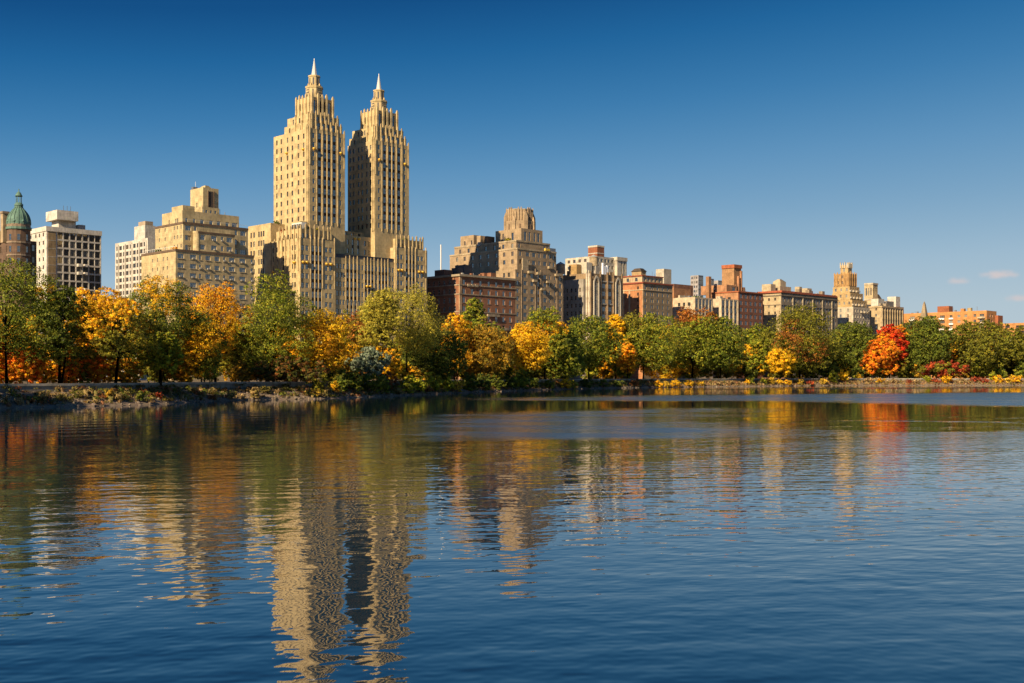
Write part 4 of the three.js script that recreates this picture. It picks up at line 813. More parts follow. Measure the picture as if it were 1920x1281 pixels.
// ---------------------------------------------------------------- trees and shrubs
// leaf colours (linear): each palette is a handful of dyes; a tree may carry two, divided between its boughs
const DYE = {
  green: [[0.15, 0.19, 0.02], [0.2, 0.235, 0.022], [0.25, 0.26, 0.026], [0.11, 0.14, 0.017], [0.33, 0.3, 0.03]],
  lgreen: [[0.2, 0.24, 0.02], [0.26, 0.28, 0.024], [0.32, 0.31, 0.03], [0.14, 0.175, 0.018], [0.42, 0.37, 0.033]],
  dgreen: [[0.115, 0.15, 0.018], [0.15, 0.175, 0.02], [0.19, 0.2, 0.022]],
  dark: [[0.085, 0.115, 0.016], [0.11, 0.14, 0.019], [0.14, 0.155, 0.021]],
  olive: [[0.26, 0.235, 0.022], [0.32, 0.26, 0.025], [0.2, 0.19, 0.019]],
  olive2: [[0.21, 0.2, 0.02], [0.26, 0.225, 0.021], [0.17, 0.17, 0.018]],
  lime: [[0.360, 0.360, 0.025], [0.456, 0.386, 0.029], [0.249, 0.267, 0.022]],
  gold: [[0.84, 0.46, 0.016], [0.87, 0.55, 0.02], [0.74, 0.36, 0.014], [0.6, 0.38, 0.02]],
  yellow: [[0.838, 0.549, 0.020], [0.763, 0.460, 0.016], [0.640, 0.408, 0.018]],
  orange: [[0.84, 0.36, 0.018], [0.82, 0.42, 0.018], [0.86, 0.48, 0.022], [0.6, 0.34, 0.02]],
  flame: [[0.8, 0.24, 0.016], [0.8, 0.33, 0.018], [0.72, 0.18, 0.014], [0.78, 0.42, 0.02]],
  red: [[0.7, 0.05, 0.012], [0.6, 0.04, 0.01], [0.74, 0.11, 0.016], [0.5, 0.06, 0.014]],
  crimson: [[0.419, 0.068, 0.025], [0.502, 0.103, 0.022], [0.326, 0.063, 0.027]],
  rust: [[0.431, 0.158, 0.029], [0.345, 0.115, 0.023], [0.517, 0.216, 0.029]],
  rustlow: [[0.335, 0.110, 0.031], [0.245, 0.090, 0.029], [0.206, 0.116, 0.033]],
  rustdark: [[0.168, 0.094, 0.023], [0.131, 0.122, 0.020], [0.281, 0.113, 0.026], [0.103, 0.113, 0.020]],
  amber: [[0.448, 0.263, 0.023], [0.537, 0.294, 0.021], [0.298, 0.185, 0.023], [0.209, 0.170, 0.023]],
  amber2: [[0.715, 0.355, 0.020], [0.774, 0.447, 0.022], [0.596, 0.261, 0.018], [0.358, 0.294, 0.022]],
  locust: [[0.54, 0.44, 0.056], [0.46, 0.39, 0.048], [0.38, 0.34, 0.044]],
  spruce: [[0.28, 0.33, 0.21], [0.34, 0.38, 0.25], [0.22, 0.27, 0.17]],
  tan: [[0.465, 0.322, 0.145], [0.399, 0.277, 0.122]], dry: [[0.333, 0.233, 0.077], [0.266, 0.200, 0.056], [0.377, 0.256, 0.100]],
  olivedry: [[0.244, 0.200, 0.045], [0.310, 0.244, 0.056], [0.177, 0.156, 0.033]], yellowdry: [[0.681, 0.433, 0.041], [0.577, 0.381, 0.041]],
};
const leafMaterial = new THREE.MeshPhysicalMaterial({ vertexColors: true, roughness: 0.92, transmission: 0.42, thickness: 0, side: THREE.DoubleSide, specularIntensity: 0.15 });
const barkMaps = [masonry(0.10, 0.075, 0.055), masonry(0.36, 0.29, 0.21), masonry(0.20, 0.15, 0.105)];
barkMaps.forEach((m) => { m.roughness = 1; });

class Leaves {
  constructor(n) { this.n = 0; this.pos = new Float32Array(n * 12); this.nor = new Float32Array(n * 12); this.col = new Float32Array(n * 12); this.max = n; }
  // a sprig: a folded, pointed blade of length l about (x, y, z); (ox, oy, oz) points out of the crown
  add(x, y, z, l, ox, oy, oz, c, droop) {
    if (this.n >= this.max) return;
    let ax = rnd() * 2 - 1, ay = rnd() * 2 - 1 - droop, az = rnd() * 2 - 1, q = 1 / (Math.hypot(ax, ay, az) || 1); ax *= q; ay *= q; az *= q;
    let bx = rnd() * 2 - 1, by = rnd() * 2 - 1, bz = rnd() * 2 - 1, d = ax * bx + ay * by + az * bz; bx -= d * ax; by -= d * ay; bz -= d * az; q = 1 / (Math.hypot(bx, by, bz) || 1); bx *= q; by *= q; bz *= q;
    let nx = ay * bz - az * by, ny = az * bx - ax * bz, nz = ax * by - ay * bx;
    if (nx * ox + ny * oy + nz * oz < 0) { nx = -nx; ny = -ny; nz = -nz; } else { bx = -bx; by = -by; bz = -bz; }      // the blade's face looks out of the crown
    const h = l / 2, w = l * 0.3, f = l * 0.12, o = this.n * 12, P = this.pos;
    P[o] = x - ax * h; P[o + 1] = y - ay * h; P[o + 2] = z - az * h;
    P[o + 3] = x + bx * w - nx * f; P[o + 4] = y + by * w - ny * f; P[o + 5] = z + bz * w - nz * f;
    P[o + 6] = x + ax * h; P[o + 7] = y + ay * h; P[o + 8] = z + az * h;
    P[o + 9] = x - bx * w - nx * f; P[o + 10] = y - by * w - ny * f; P[o + 11] = z - bz * w - nz * f;
    nx = nx * 0.8 + ox; ny = ny * 0.8 + oy; nz = nz * 0.8 + oz; q = 1 / (Math.hypot(nx, ny, nz) || 1); nx *= q; ny *= q; nz *= q;
    const v = 0.75 + 0.5 * rnd(), r = c[0] * v * (0.94 + 0.12 * rnd()), g = c[1] * v, b = c[2] * v;
    for (let k = 0; k < 4; k++) { const i = o + k * 3; this.nor[i] = nx; this.nor[i + 1] = ny; this.nor[i + 2] = nz; this.col[i] = r; this.col[i + 1] = g; this.col[i + 2] = b; }
    this.n++;
  }
  geometry() {
    const g = new THREE.BufferGeometry(), n = this.n, idx = new Uint32Array(n * 6);
    for (let k = 0; k < n; k++) idx.set([k * 4, k * 4 + 1, k * 4 + 2, k * 4, k * 4 + 2, k * 4 + 3], k * 6);
    g.setAttribute('position', new THREE.BufferAttribute(this.pos.subarray(0, n * 12), 3)); g.setAttribute('normal', new THREE.BufferAttribute(this.nor.subarray(0, n * 12), 3)); g.setAttribute('color', new THREE.BufferAttribute(this.col.subarray(0, n * 12), 3));
    g.setIndex(new THREE.BufferAttribute(idx, 1));
    return g;
  }
}
// tapered limb through points with radii
function limb(points, r0, r1, sides = 7) {
  const curve = new THREE.CatmullRomCurve3(points), n = Math.max(4, points.length * 3), ring = curve.getPoints(n), fr = curve.computeFrenetFrames(n), pos = [], nor = [], uv = [], idx = [];
  ring.forEach((p, k) => {
    const r = r0 + (r1 - r0) * Math.pow(k / n, 0.8);
    for (let s = 0; s <= sides; s++) { const a = s / sides * 2 * Math.PI, v = fr.normals[k].clone().multiplyScalar(Math.cos(a)).addScaledVector(fr.binormals[k], Math.sin(a)); pos.push(p.x + v.x * r, p.y + v.y * r, p.z + v.z * r); nor.push(v.x, v.y, v.z); uv.push(s / sides * 0.3, p.y / 4); }
  });
  for (let k = 0; k < n; k++) for (let s = 0; s < sides; s++) { const a = k * (sides + 1) + s, b = a + sides + 1; idx.push(a, b, a + 1, b, b + 1, a + 1); }
  const g = new THREE.BufferGeometry(); g.setAttribute('position', new THREE.Float32BufferAttribute(pos, 3)); g.setAttribute('normal', new THREE.Float32BufferAttribute(nor, 3)); g.setAttribute('uv', new THREE.Float32BufferAttribute(uv, 2)); g.setIndex(idx);
  return g;
}
const V = (x, y, z) => new THREE.Vector3(x, y, z);
// palette names: 'a' one dye, 'a+b' second dye on some boughs, 'a/b' first dye on the upper boughs and second on the lower, 'a+rusttop', 'a~b' second dye on a few boughs
function dyeFor(spec, height01) {
  if (spec.includes('/')) { const [a, b] = spec.split('/'); return DYE[height01 + between(-0.25, 0.25) > 0.5 ? a : b]; }
  if (spec.includes('~')) { const [a, b] = spec.split('~'); return DYE[rnd() < 0.15 ? b : a]; }
  if (spec.includes('+')) { const [a, b] = spec.split('+'); if (b === 'rusttop') return DYE[height01 > 0.8 && rnd() < 0.8 ? 'rust' : a]; return DYE[rnd() < 0.34 ? b : a]; }
  return DYE[spec];
}
let treeSeed = 100;
function plantTree(name, label, x, z, h, r, cb, pal, density, opt = {}) {
  seed(treeSeed++);
  const dist = Math.hypot(x, z), t = thing(name, label, opt.category ?? 'tree', x, opt.y ?? GROUND - 0.05, z, 0, opt.group);
  const ch = h - cb, cy = cb + ch * 0.48, airy = density < 0.75, airyBoughs = airy ? 1 : 0;
  const leaf = opt.leaf ?? Math.max(0.34, dist * 0.00155) * (airy ? 0.85 : 1);
  // boughs: overlapping lobes that fill the crown's outline unevenly
  const lobes = [], nl = Math.round((opt.lobes ?? 14) + r * 0.9 + ch * 0.4), shapeTop = opt.pointed ? 0.55 : 0.25;
  for (let k = 0; k < nl; k++) {
    const v = (k + 0.5) / nl, yy = -0.92 + 1.84 * v, rim = Math.sqrt(Math.max(0.05, 1 - yy * yy)) * (1 - shapeTop * Math.max(0, yy)), a = k * 2.4 + between(-0.5, 0.5), q = rim * between(0.4, 0.98);
    const lr = Math.min(r, ch / 2) * between(0.22, 0.46) * (yy > 0.6 ? 0.8 : 1);
    lobes.push({ x: Math.cos(a) * q * (r - lr * 0.4), y: cy + yy * (ch / 2 - lr * 0.55), z: Math.sin(a) * q * (r - lr * 0.4), r: lr, dye: dyeFor(pal, (yy + 1) / 2) });
  }
  lobes.push({ x: 0, y: cy, z: 0, r: Math.min(r, ch / 2) * 0.62, dye: dyeFor(pal, 0.5) });
  // trunk and limbs
  const lean = opt.lean ?? between(-0.5, 0.5), base = Math.max(0.1, h * (opt.trunk ?? 0.0155)), top = V(lean * 0.9, cb + ch * 0.55, between(-0.6, 0.6));
  const wood = [limb([V(0, -0.2, 0), V(lean * 0.15, cb * 0.45, 0), V(lean * 0.5, cb + ch * 0.1, 0.1), top], base, base * 0.3)];
  if (opt.fork) wood.push(limb([V(base * 0.8, -0.2, 0), V(opt.fork * 0.5, cb * 0.6, 0.2), V(opt.fork, cb + ch * 0.4, 0.3)], base * 0.8, base * 0.25));
  for (const [k, l] of lobes.entries()) {
    const s = 0.15 + 0.75 * Math.max(0, Math.min(1, (l.y - cb) / ch)), from = V(lean * (0.3 + 0.6 * s), cb * 0.75 + (cb + ch * 0.5 - cb * 0.75) * s * 0.9, 0.1);
    if (from.y < l.y + l.r) wood.push(limb([from, V((from.x + l.x) / 2, (from.y + l.y) / 2 - 0.3, (from.z + l.z) / 2), V(l.x, l.y + l.r * 0.3, l.z)], base * (0.42 - 0.2 * s), 0.03, 5));
    if (airyBoughs) for (let q = 0; q < 3; q++) wood.push(limb([V(l.x * 0.8, l.y - l.r * 0.2, l.z * 0.8), V(l.x * 1.1 + between(-1, 1) * l.r * 0.7, l.y + l.r * between(0.2, 0.9), l.z * 1.1 + between(-1, 1) * l.r * 0.7)], 0.07, 0.02, 4));
  }
  part(t, 'trunk', mergeGeometries(wood), opt.bark ?? barkMaps[0]);
  // leaves: sprigs gathered in tufts over each bough
  const shell = lobes.reduce((a, l) => a + l.r * l.r * 12.57, 0), area = leaf * leaf * 0.3;
  const total = Math.min(opt.max ?? 22000, Math.round(shell * density * (opt.cover ?? 2.1) / area)), L = new Leaves(total + 50);
  for (const l of lobes) {
    const share = Math.round(total * l.r * l.r * 12.57 / shell), tufts = Math.max(6, Math.round(l.r * l.r * (airy ? 6 : 6) / Math.max(0.35, leaf * leaf * 2.2))), per = Math.ceil(share / tufts), tr = Math.max(leaf * 1.0, l.r * 0.25);
    for (let q = 0; q < tufts; q++) {
      const u = rnd() * 2 - 1, a = rnd() * 6.283, s = Math.sqrt(1 - u * u), dx = s * Math.cos(a), dy = u, dz = s * Math.sin(a);
      const inner = Math.hypot(l.x + dx * l.r, (l.y + dy * l.r - cy) * r / (ch / 2), l.z + dz * l.r) < r * 0.42;
      if (inner && rnd() < 0.75) continue;
      const rr = l.r * between(0.72, 1.12), tx = l.x + dx * rr, ty = l.y + dy * rr * 0.92, tz = l.z + dz * rr, c0 = l.dye[Math.floor(rnd() * l.dye.length)], light = between(0.6, 1.4), c = [c0[0] * light, c0[1] * light, c0[2] * light];
      for (let m = 0; m < per; m++) {
        const e = rnd() + rnd() - 1, f = rnd() + rnd() - 1, g = rnd() + rnd() - 1;
        L.add(tx + e * tr, Math.max(0.1, ty + f * tr * 0.62), tz + g * tr, leaf * between(0.6, 1.25), dx * 0.7 + e * 1.2, dy * 0.55 + 0.3 + f * 1.2, dz * 0.7 + g * 1.2, c, opt.droop ?? 0.15);
      }
    }
  }
  part(t, 'crown', L.geometry(), leafMaterial, 'stuff');
  return t;
}
const trees = [
  ["shade_tree", "tall dark green tree at the left edge below the green dome", -76.6, -173.8, 19.2, 9.0, 5.0, "green", 1.35],
  ["shade_tree", "dark green tree beside the tall leftmost tree, forked trunk", -70.1, -177.6, 16.1, 4.2, 4.6, "dgreen+gold", 1.2],
  ["maple_tree", "golden orange tree in front of the white slab tower", -71.4, -197.4, 17.4, 4.6, 7.5, "gold", 0.8],
  ["maple_tree", "golden topped tree with leaning dark trunk by the left bank", -63.2, -182.7, 14.2, 6.8, 5.3, "gold/olive", 0.8],
  ["shade_tree", "dark green tree in front of the cream stepped building", -64.1, -208.9, 20.2, 6.4, 7.8, "dgreen+gold", 0.8],
  ["maple_tree", "airy orange tree below the cream stepped building", -59.4, -229.6, 20.8, 6.4, 8.4, "orange/gold", 0.72],
  ["birch_tree", "yellow green tree with pale slanting trunks near the left bank", -59.5, -194.3, 9.2, 4.0, 2.9, "lime", 0.8],
  ["shade_tree", "green tree flecked with yellow between the orange and tall green trees", -57.6, -212.9, 13.4, 5.0, 1.5, "green+gold", 1.0],
  ["maple_tree", "olive and gold tree at the left foot of the tall green tree", -55.9, -232.2, 13.1, 4.1, 1.5, "olive+gold", 0.9],
  ["shade_tree", "tall dense green tree in front of the twin towered building", -48.4, -232.8, 23.6, 6.8, 3.1, "lgreen", 1.4],
  ["maple_tree", "yellow tree in front of the twin towered building", -39.6, -240.4, 15.3, 6.5, 3.2, "yellow/gold", 1.0],
  ["maple_tree", "rust flecked tree behind the yellow tree", -37.7, -271.9, 17.1, 5.6, 3.4, "olive+rust", 1.0],
  ["thicket_tree", "dark russet thicket tree low over the shaded bank", -43.8, -226.8, 5.4, 7.9, 0.4, "rustdark", 1.0],
  ["honey_locust_tree", "slender pale locust tree, left of its pair, with bare leaning trunk", -30.7, -265.9, 21.7, 4.5, 9.5, "locust", 0.55],
  ["honey_locust_tree", "wide feathery pale locust tree with straight bare trunk", -26.0, -282.5, 24.0, 9.5, 8.7, "locust", 0.6],
  ["shade_tree", "dense dark green tree right of the pale locust trees", -20.1, -298.2, 14.4, 8.3, 1.4, "dark", 1.1],
  ["maple_tree", "golden tree behind the dense dark green tree", -16.5, -329.0, 20.3, 5.2, 3.8, "gold+olive", 0.9],
  ["linden_tree", "pointed bright green tree in front of the red brick building", -11.5, -347.6, 25.6, 5.3, 3.9, "lgreen", 1.0],
  ["maple_tree", "amber brown tree in front of the pointed green tree", -7.8, -334.0, 16.9, 7.5, 0.4, "amber", 0.9],
  ["maple_tree", "bright yellow tree in the middle of the shoreline", 4.3, -366.0, 18.9, 6.5, 4.1, "yellow+gold", 0.9],
  ["shade_tree", "green tree with orange patch below the brown stepped tower", 11.3, -392.6, 26.2, 8.4, 4.2, "lgreen+gold", 1.0],
  ["shade_tree", "dense green tree overhanging the middle of the bank", 17.6, -394.1, 17.4, 7.3, 1.3, "green", 1.1],
  ["shade_tree", "round green tree in front of the gothic arched building", 28.2, -421.6, 23.7, 10.6, 4.8, "green", 1.0],
  ["maple_tree", "vivid yellow tree between two green trees", 40.6, -450.1, 25.6, 5.2, 4.6, "yellow", 0.9],
  ["maple_tree", "small orange tree low between two green trees", 44.3, -441.4, 14.8, 3.5, 2.5, "orange", 0.9],
  ["shade_tree", "mixed green tree below the orange brick building", 52.1, -455.4, 27.3, 11.4, 4.3, "lgreen+olive", 1.0],
  ["shade_tree", "broad green tree with reddish crown top", 75.9, -483.1, 30.7, 13.9, 5.3, "lgreen+rusttop", 1.0],
  ["shade_tree", "deep green tree on the right of the broad green tree", 88.1, -485.8, 27.5, 9.9, 4.9, "green", 1.1],
  ["shade_tree", "small green tree between two broad trees", 112.6, -528.8, 24.9, 9.3, 5.2, "lgreen", 0.9],
  ["oak_tree", "large olive tree flecked with orange below the long beige building", 132.2, -526.5, 33.8, 15.7, 4.7, "olive2~rust", 1.0],
  ["maple_tree", "small bright yellow tree at the foot of the large olive tree", 118.9, -509.4, 14.5, 6.2, 2.0, "yellow", 0.9],
  ["shade_tree", "dark green tree left of the red tree", 166.9, -559.0, 28.8, 11.4, 3.8, "dgreen", 1.0],
  ["maple_tree", "scarlet red tree on the far right shore", 182.8, -555.0, 26.8, 8.0, 5.4, "red~flame", 0.9],
  ["maple_tree", "orange tree with pale trunk in front of the scarlet tree", 175.4, -548.0, 19.1, 8.2, 3.5, "flame", 0.8],
  ["shade_tree", "dark green tree right of the scarlet tree", 202.3, -559.0, 30.9, 12.0, 4.9, "dgreen", 1.0],
  ["oak_tree", "broad olive green tree near the right edge", 228.5, -557.0, 29.0, 17.1, 4.9, "olive2", 1.0],
  ["oak_tree", "olive green tree cut by the right edge of the picture", 254.5, -567.1, 26.0, 12.7, 4.9, "olive2", 1.0],
  ["sumac_tree", "low spreading red shrub tree on the far right bank", 205.6, -547.0, 9.0, 10.6, 1.8, "crimson+olive", 0.75],
  ["maple_tree", "low flame orange tree behind the left wall", -74.6, -176.5, 5.9, 2.8, 0.4, "flame", 0.8],
  ["maple_tree", "low red orange tree left of the leaning trunk", -70.3, -190.2, 5.9, 3.5, 0.4, "flame", 0.8],
  ["maple_tree", "low amber tree right of the leaning trunk", -65.4, -195.3, 4.9, 3.1, 0.4, "amber2", 0.8],
  ["maple_tree", "low amber tree behind the pale slanting trunks", -61.7, -214.1, 5.6, 3.2, 0.4, "amber2", 0.8],
  ["maple_tree", "low yellow amber shrub tree between the leftmost trunks", -76.2, -189.5, 2.8, 3.5, 0.4, "amber2", 0.8],
  ["maple_tree", "low amber tree at the left edge behind the wall", -79.4, -179.7, 3.6, 2.2, 0.4, "amber2", 0.8],
  ["weeping_conifer", "low weeping blue green conifer between the locust trunks", -32.7, -262.1, 8.2, 4.6, 2.1, "spruce", 1.1],
  ["maple_tree", "low bright yellow tree between the locust trunks", -27.9, -275.1, 5.2, 2.8, 0.4, "yellow", 0.9],
];
const secondRow = [
  [-98.1, -211.5, 12.0, 4.5, 0.8, "olive", 0.7], [-97.1, -221.7, 13.9, 4.7, 0.8, "dgreen", 0.7], [-87.1, -217.3, 7.3, 4.7, 0.8, "olive+gold", 0.7],
  [-90.4, -238.7, 7.8, 5.1, 0.7, "dgreen", 0.7], [-85.5, -242.6, 12.1, 5.2, 0.7, "dgreen", 0.7], [-74.6, -235.4, 13.3, 5.0, 0.7, "dgreen", 0.7],
  [-75.6, -253.4, 8.6, 5.4, 0.7, "olive+gold", 0.7], [-68.0, -253.2, 14.0, 5.4, 0.7, "olive+gold", 0.7], [-61.8, -265.6, 10.3, 5.7, 0.6, "dgreen", 0.7],
  [-56.3, -274.9, 12.0, 5.9, 0.6, "olive+gold", 0.7], [-50.4, -273.6, 9.5, 5.9, 0.6, "dgreen", 0.7], [-41.9, -280.7, 10.7, 6.0, 0.6, "dgreen", 0.7],
  [-39.2, -312.8, 10.1, 6.7, 0.5, "olive", 0.7], [-29.5, -323.6, 11.7, 6.9, 0.4, "olive", 0.7], [-22.8, -335.3, 11.3, 7.2, 0.4, "green+gold", 0.7],
  [-14.3, -370.5, 12.7, 7.9, 0.4, "dgreen", 0.7], [-7.2, -377.4, 17.3, 8.1, 0.4, "olive+gold", 0.7], [6.3, -410.2, 14.2, 8.8, 0.4, "olive", 0.7],
  [17.0, -435.0, 15.8, 9.3, 0.4, "green", 0.7], [35.5, -474.3, 13.4, 10.1, 0.4, "dgreen", 0.7], [45.1, -492.9, 20.0, 10.5, 0.4, "green+gold", 0.7],
  [66.5, -510.3, 21.8, 10.9, 0.4, "green", 0.7], [77.5, -514.0, 22.4, 11.0, 0.4, "olive", 0.7], [92.6, -519.8, 16.1, 11.1, 0.4, "olive+gold", 0.7],
  [108.2, -533.2, 18.9, 11.4, 0.4, "dgreen", 0.7], [137.5, -564.4, 21.4, 12.1, 0.4, "olive", 0.7], [149.1, -564.7, 19.2, 12.1, 0.4, "green", 0.7],
  [180.7, -610.2, 18.6, 13.1, 0.4, "olive+gold", 0.7], [185.7, -589.5, 17.2, 12.6, 0.4, "green", 0.7], [208.1, -605.2, 23.0, 12.9, 0.4, "green+gold", 0.7],
  [222.7, -588.1, 19.9, 12.6, 0.4, "green+gold", 0.7], [239.9, -594.6, 21.0, 12.7, 0.4, "olive", 0.7], [255.7, -588.5, 18.8, 12.6, 0.4, "olive", 0.7],
  [267.9, -589.6, 19.7, 12.6, 0.4, "olive", 0.7]];
const bankShrubs = {
  left: [
    [-71.4, -161.7, 0.6, 1.2, 0.9, "tan"], [-70.1, -162.8, 0.43, 1.0, 0.8, "tan"], [-68.4, -166.8, 0.76, 1.5, 1.1, "dry"], [-66.3, -168.1, 0.43, 1.1, 1.1, "olivedry"],
    [-65.4, -169.3, 0.43, 0.8, 0.8, "olivedry"], [-68.9, -164.6, 0.43, 0.7, 0.8, "rustlow"], [-64.7, -171.7, 0.76, 1.2, 0.6, "olivedry"], [-61.4, -175.0, 0.6, 1.8, 0.7, "amber"],
    [-60.3, -175.6, 0.43, 1.3, 0.7, "dry"], [-58.3, -179.6, 0.43, 1.7, 0.8, "dgreen"], [-57.3, -186.1, 0.43, 1.3, 0.7, "crimson"], [-55.6, -194.5, 0.43, 1.0, 1.1, "olivedry"],
    [-54.2, -199.4, 0.27, 0.9, 0.9, "dry"], [-53.2, -204.3, 0.43, 1.2, 1.0, "rustlow"], [-51.5, -209.6, 0.27, 1.7, 1.1, "dry"], [-49.9, -212.4, 0.27, 1.2, 1.0, "tan"],
    [-48.1, -214.6, 0.27, 2.5, 1.2, "dry"]],
  middle: [
    [-46.9, -219.1, 1.08, 1.6, 1.3, "olivedry"], [-45.1, -220.5, 0.92, 1.1, 1.0, "tan"], [-39.0, -225.4, 0.43, 1.7, 1.7, "yellowdry"], [-37.3, -228.9, 0.43, 1.9, 1.3, "dry"],
    [-38.3, -229.0, 1.24, 4.8, 1.9, "olive"], [-36.2, -234.7, 0.92, 2.8, 1.1, "gold"], [-35.4, -238.1, 1.08, 4.1, 2.2, "dgreen"], [-33.7, -243.4, 1.08, 5.1, 2.3, "green"],
    [-31.2, -248.6, 0.6, 4.8, 3.0, "dgreen"], [-36.7, -239.2, 2.95, 3.9, 1.8, "olive"], [-34.8, -245.2, 2.95, 4.2, 1.8, "rustlow"], [-29.1, -255.1, 0.76, 4.3, 2.6, "green"],
    [-28.9, -261.3, 2.95, 4.3, 2.7, "rustlow"], [-24.7, -268.0, 0.76, 2.8, 2.0, "lime"], [-22.6, -276.2, 0.76, 4.1, 2.8, "lime"], [-20.0, -286.4, 0.92, 5.0, 3.2, "lime"],
    [-17.0, -295.6, 0.76, 4.4, 2.5, "lime"], [-14.6, -302.5, 0.6, 3.4, 2.0, "yellowdry"], [-21.0, -281.6, 0.6, 2.4, 1.8, "rustlow"], [-26.1, -261.3, 0.43, 1.9, 1.7, "dry"],
    [-24.3, -275.0, 2.05, 4.3, 2.3, "lime"], [-18.5, -296.3, 2.95, 4.4, 2.8, "green"]],
  shaded: [
    [-11.6, -312.0, 0.6, 5.5, 2.9, "dgreen"], [-8.2, -322.5, 0.76, 4.9, 3.0, "dark"], [-4.6, -332.0, 0.6, 4.6, 3.4, "dgreen"], [-0.8, -342.5, 0.76, 4.2, 3.2, "dark"],
    [3.3, -353.0, 0.92, 6.0, 3.3, "green"], [6.7, -360.5, 0.76, 3.9, 3.0, "dgreen"], [0.8, -350.5, 2.05, 4.2, 2.3, "lime"], [12.2, -375.0, 0.76, 3.5, 2.4, "dgreen"],
    [18.0, -388.0, 0.27, 3.8, 2.9, "yellow"], [20.8, -392.6, 0.27, 3.1, 1.8, "lime"], [26.3, -403.2, 0.92, 3.7, 3.0, "dark"], [32.7, -413.2, 0.92, 3.3, 3.1, "dgreen"],
    [39.4, -423.6, 1.08, 2.8, 3.2, "dgreen"], [46.4, -433.6, 1.08, 2.8, 2.8, "rustlow"]],
  sunny: [
    [56.2, -443.9, 0.27, 2.7, 2.1, "gold"], [60.5, -448.3, 0.27, 2.5, 1.9, "yellowdry"], [64.4, -452.7, 0.43, 3.2, 2.9, "gold"], [71.0, -459.6, 0.6, 2.6, 2.8, "gold"],
    [76.4, -465.2, 0.76, 2.0, 1.7, "gold"], [84.8, -473.6, 0.92, 1.8, 2.2, "tan"], [92.1, -480.7, 1.08, 1.8, 2.2, "tan"], [100.4, -488.5, 1.24, 2.1, 1.8, "gold"],
    [102.4, -491.6, 1.73, 3.9, 1.6, "lgreen"], [109.1, -497.0, 1.4, 2.8, 2.3, "lime"], [112.9, -500.4, 1.4, 3.3, 2.1, "yellowdry"], [117.8, -504.4, 1.24, 2.5, 1.9, "gold"],
    [122.3, -507.7, 0.92, 2.4, 2.1, "gold"], [129.3, -515.0, 1.4, 2.6, 1.9, "yellowdry"], [135.3, -518.6, 0.76, 2.2, 2.2, "crimson"], [142.5, -525.4, 1.08, 2.9, 2.4, "yellowdry"],
    [149.0, -531.2, 1.24, 6.4, 3.0, "lime"], [155.1, -536.2, 1.24, 6.0, 3.2, "yellow"], [164.2, -543.0, 1.89, 2.8, 1.8, "gold"], [168.3, -540.0, 0.92, 2.3, 2.0, "tan"],
    [172.8, -540.0, 0.92, 2.5, 3.5, "gold"], [179.6, -540.0, 0.92, 2.3, 2.5, "tan"], [186.6, -540.0, 0.92, 2.0, 2.0, "crimson"], [189.6, -540.0, 0.92, 2.0, 2.3, "tan"],
    [196.5, -541.5, 1.4, 3.3, 2.0, "lime"], [200.0, -541.0, 1.24, 2.2, 2.5, "crimson"], [204.7, -540.0, 0.92, 4.0, 3.3, "gold"], [212.2, -540.0, 0.92, 2.5, 3.0, "tan"],
    [218.9, -541.0, 1.24, 2.7, 2.5, "crimson"], [222.3, -540.0, 0.92, 2.5, 2.5, "crimson"], [227.8, -543.0, 1.89, 4.8, 2.0, "lime"], [229.1, -540.0, 0.92, 3.8, 3.3, "gold"],
    [237.3, -540.0, 0.92, 3.8, 3.5, "gold"], [233.6, -540.0, 0.92, 2.8, 2.5, "yellowdry"]],
};
for (const [name, label, x, z, h, r, cb, pal, density] of trees) {
  const o = { category: 'tree' };
  if (name === 'honey_locust_tree') Object.assign(o, { bark: barkMaps[1], trunk: 0.011, lean: label.includes('slender') ? 1.6 : 0.2, lobes: 16, droop: 0.3, cover: 1.3 });
  if (name === 'birch_tree') Object.assign(o, { bark: barkMaps[1], trunk: 0.016, lean: 1.4, fork: -1.2 });
  if (name === 'weeping_conifer') Object.assign(o, { pointed: true, droop: 0.8 });
  if (name === 'linden_tree') o.pointed = true;
  if (name === 'thicket_tree' || name === 'sumac_tree') o.lobes = 22;
  if (label.includes('leaning dark trunk')) Object.assign(o, { lean: 1.1, trunk: 0.022 });
  if (label.includes('forked')) Object.assign(o, { fork: 1.4, trunk: 0.02 });
  if (label.includes('pale trunk')) Object.assign(o, { bark: barkMaps[2], lean: 2.2 });
  plantTree(name, label, x, z, h * between(0.99, 1.05), r * 1.2, x > 8 && x < 100 ? cb * 0.95 : cb * 0.8, pal, density, o);
}
const ORDINAL = ['first', 'second', 'third', 'fourth', 'fifth', 'sixth', 'seventh', 'eighth', 'ninth', 'tenth', 'eleventh', 'twelfth', 'thirteenth', 'fourteenth', 'fifteenth', 'sixteenth', 'seventeenth', 'eighteenth', 'nineteenth', 'twentieth'];
const nth = (k) => ORDINAL[k] ?? ({ 2: 'twenty', 3: 'thirt', 4: 'fort', 5: 'fift', 6: 'sixt', 7: 'sevent', 8: 'eight', 9: 'ninet' })[Math.floor((k + 1) / 10)].replace(/ty$/, 't') + (((k + 1) % 10) ? 'y-' + ORDINAL[(k + 1) % 10 - 1] : 'ieth');
const byBearing = (list) => list.slice().sort((p, q) => p[0] / -p[1] - q[0] / -q[1]);
byBearing(secondRow).forEach(([x, z, h, r, cb, pal], k) => plantTree('shade_tree', `${nth(k)} tree from the left in the half hidden second row behind the shoreline trees`, x, z, h * 1.14, r * 1.15, cb, ['gold+olive', 'lgreen+gold', pal][k % 3], 0.95, { group: 'second row of park trees', cover: 1.5 }));
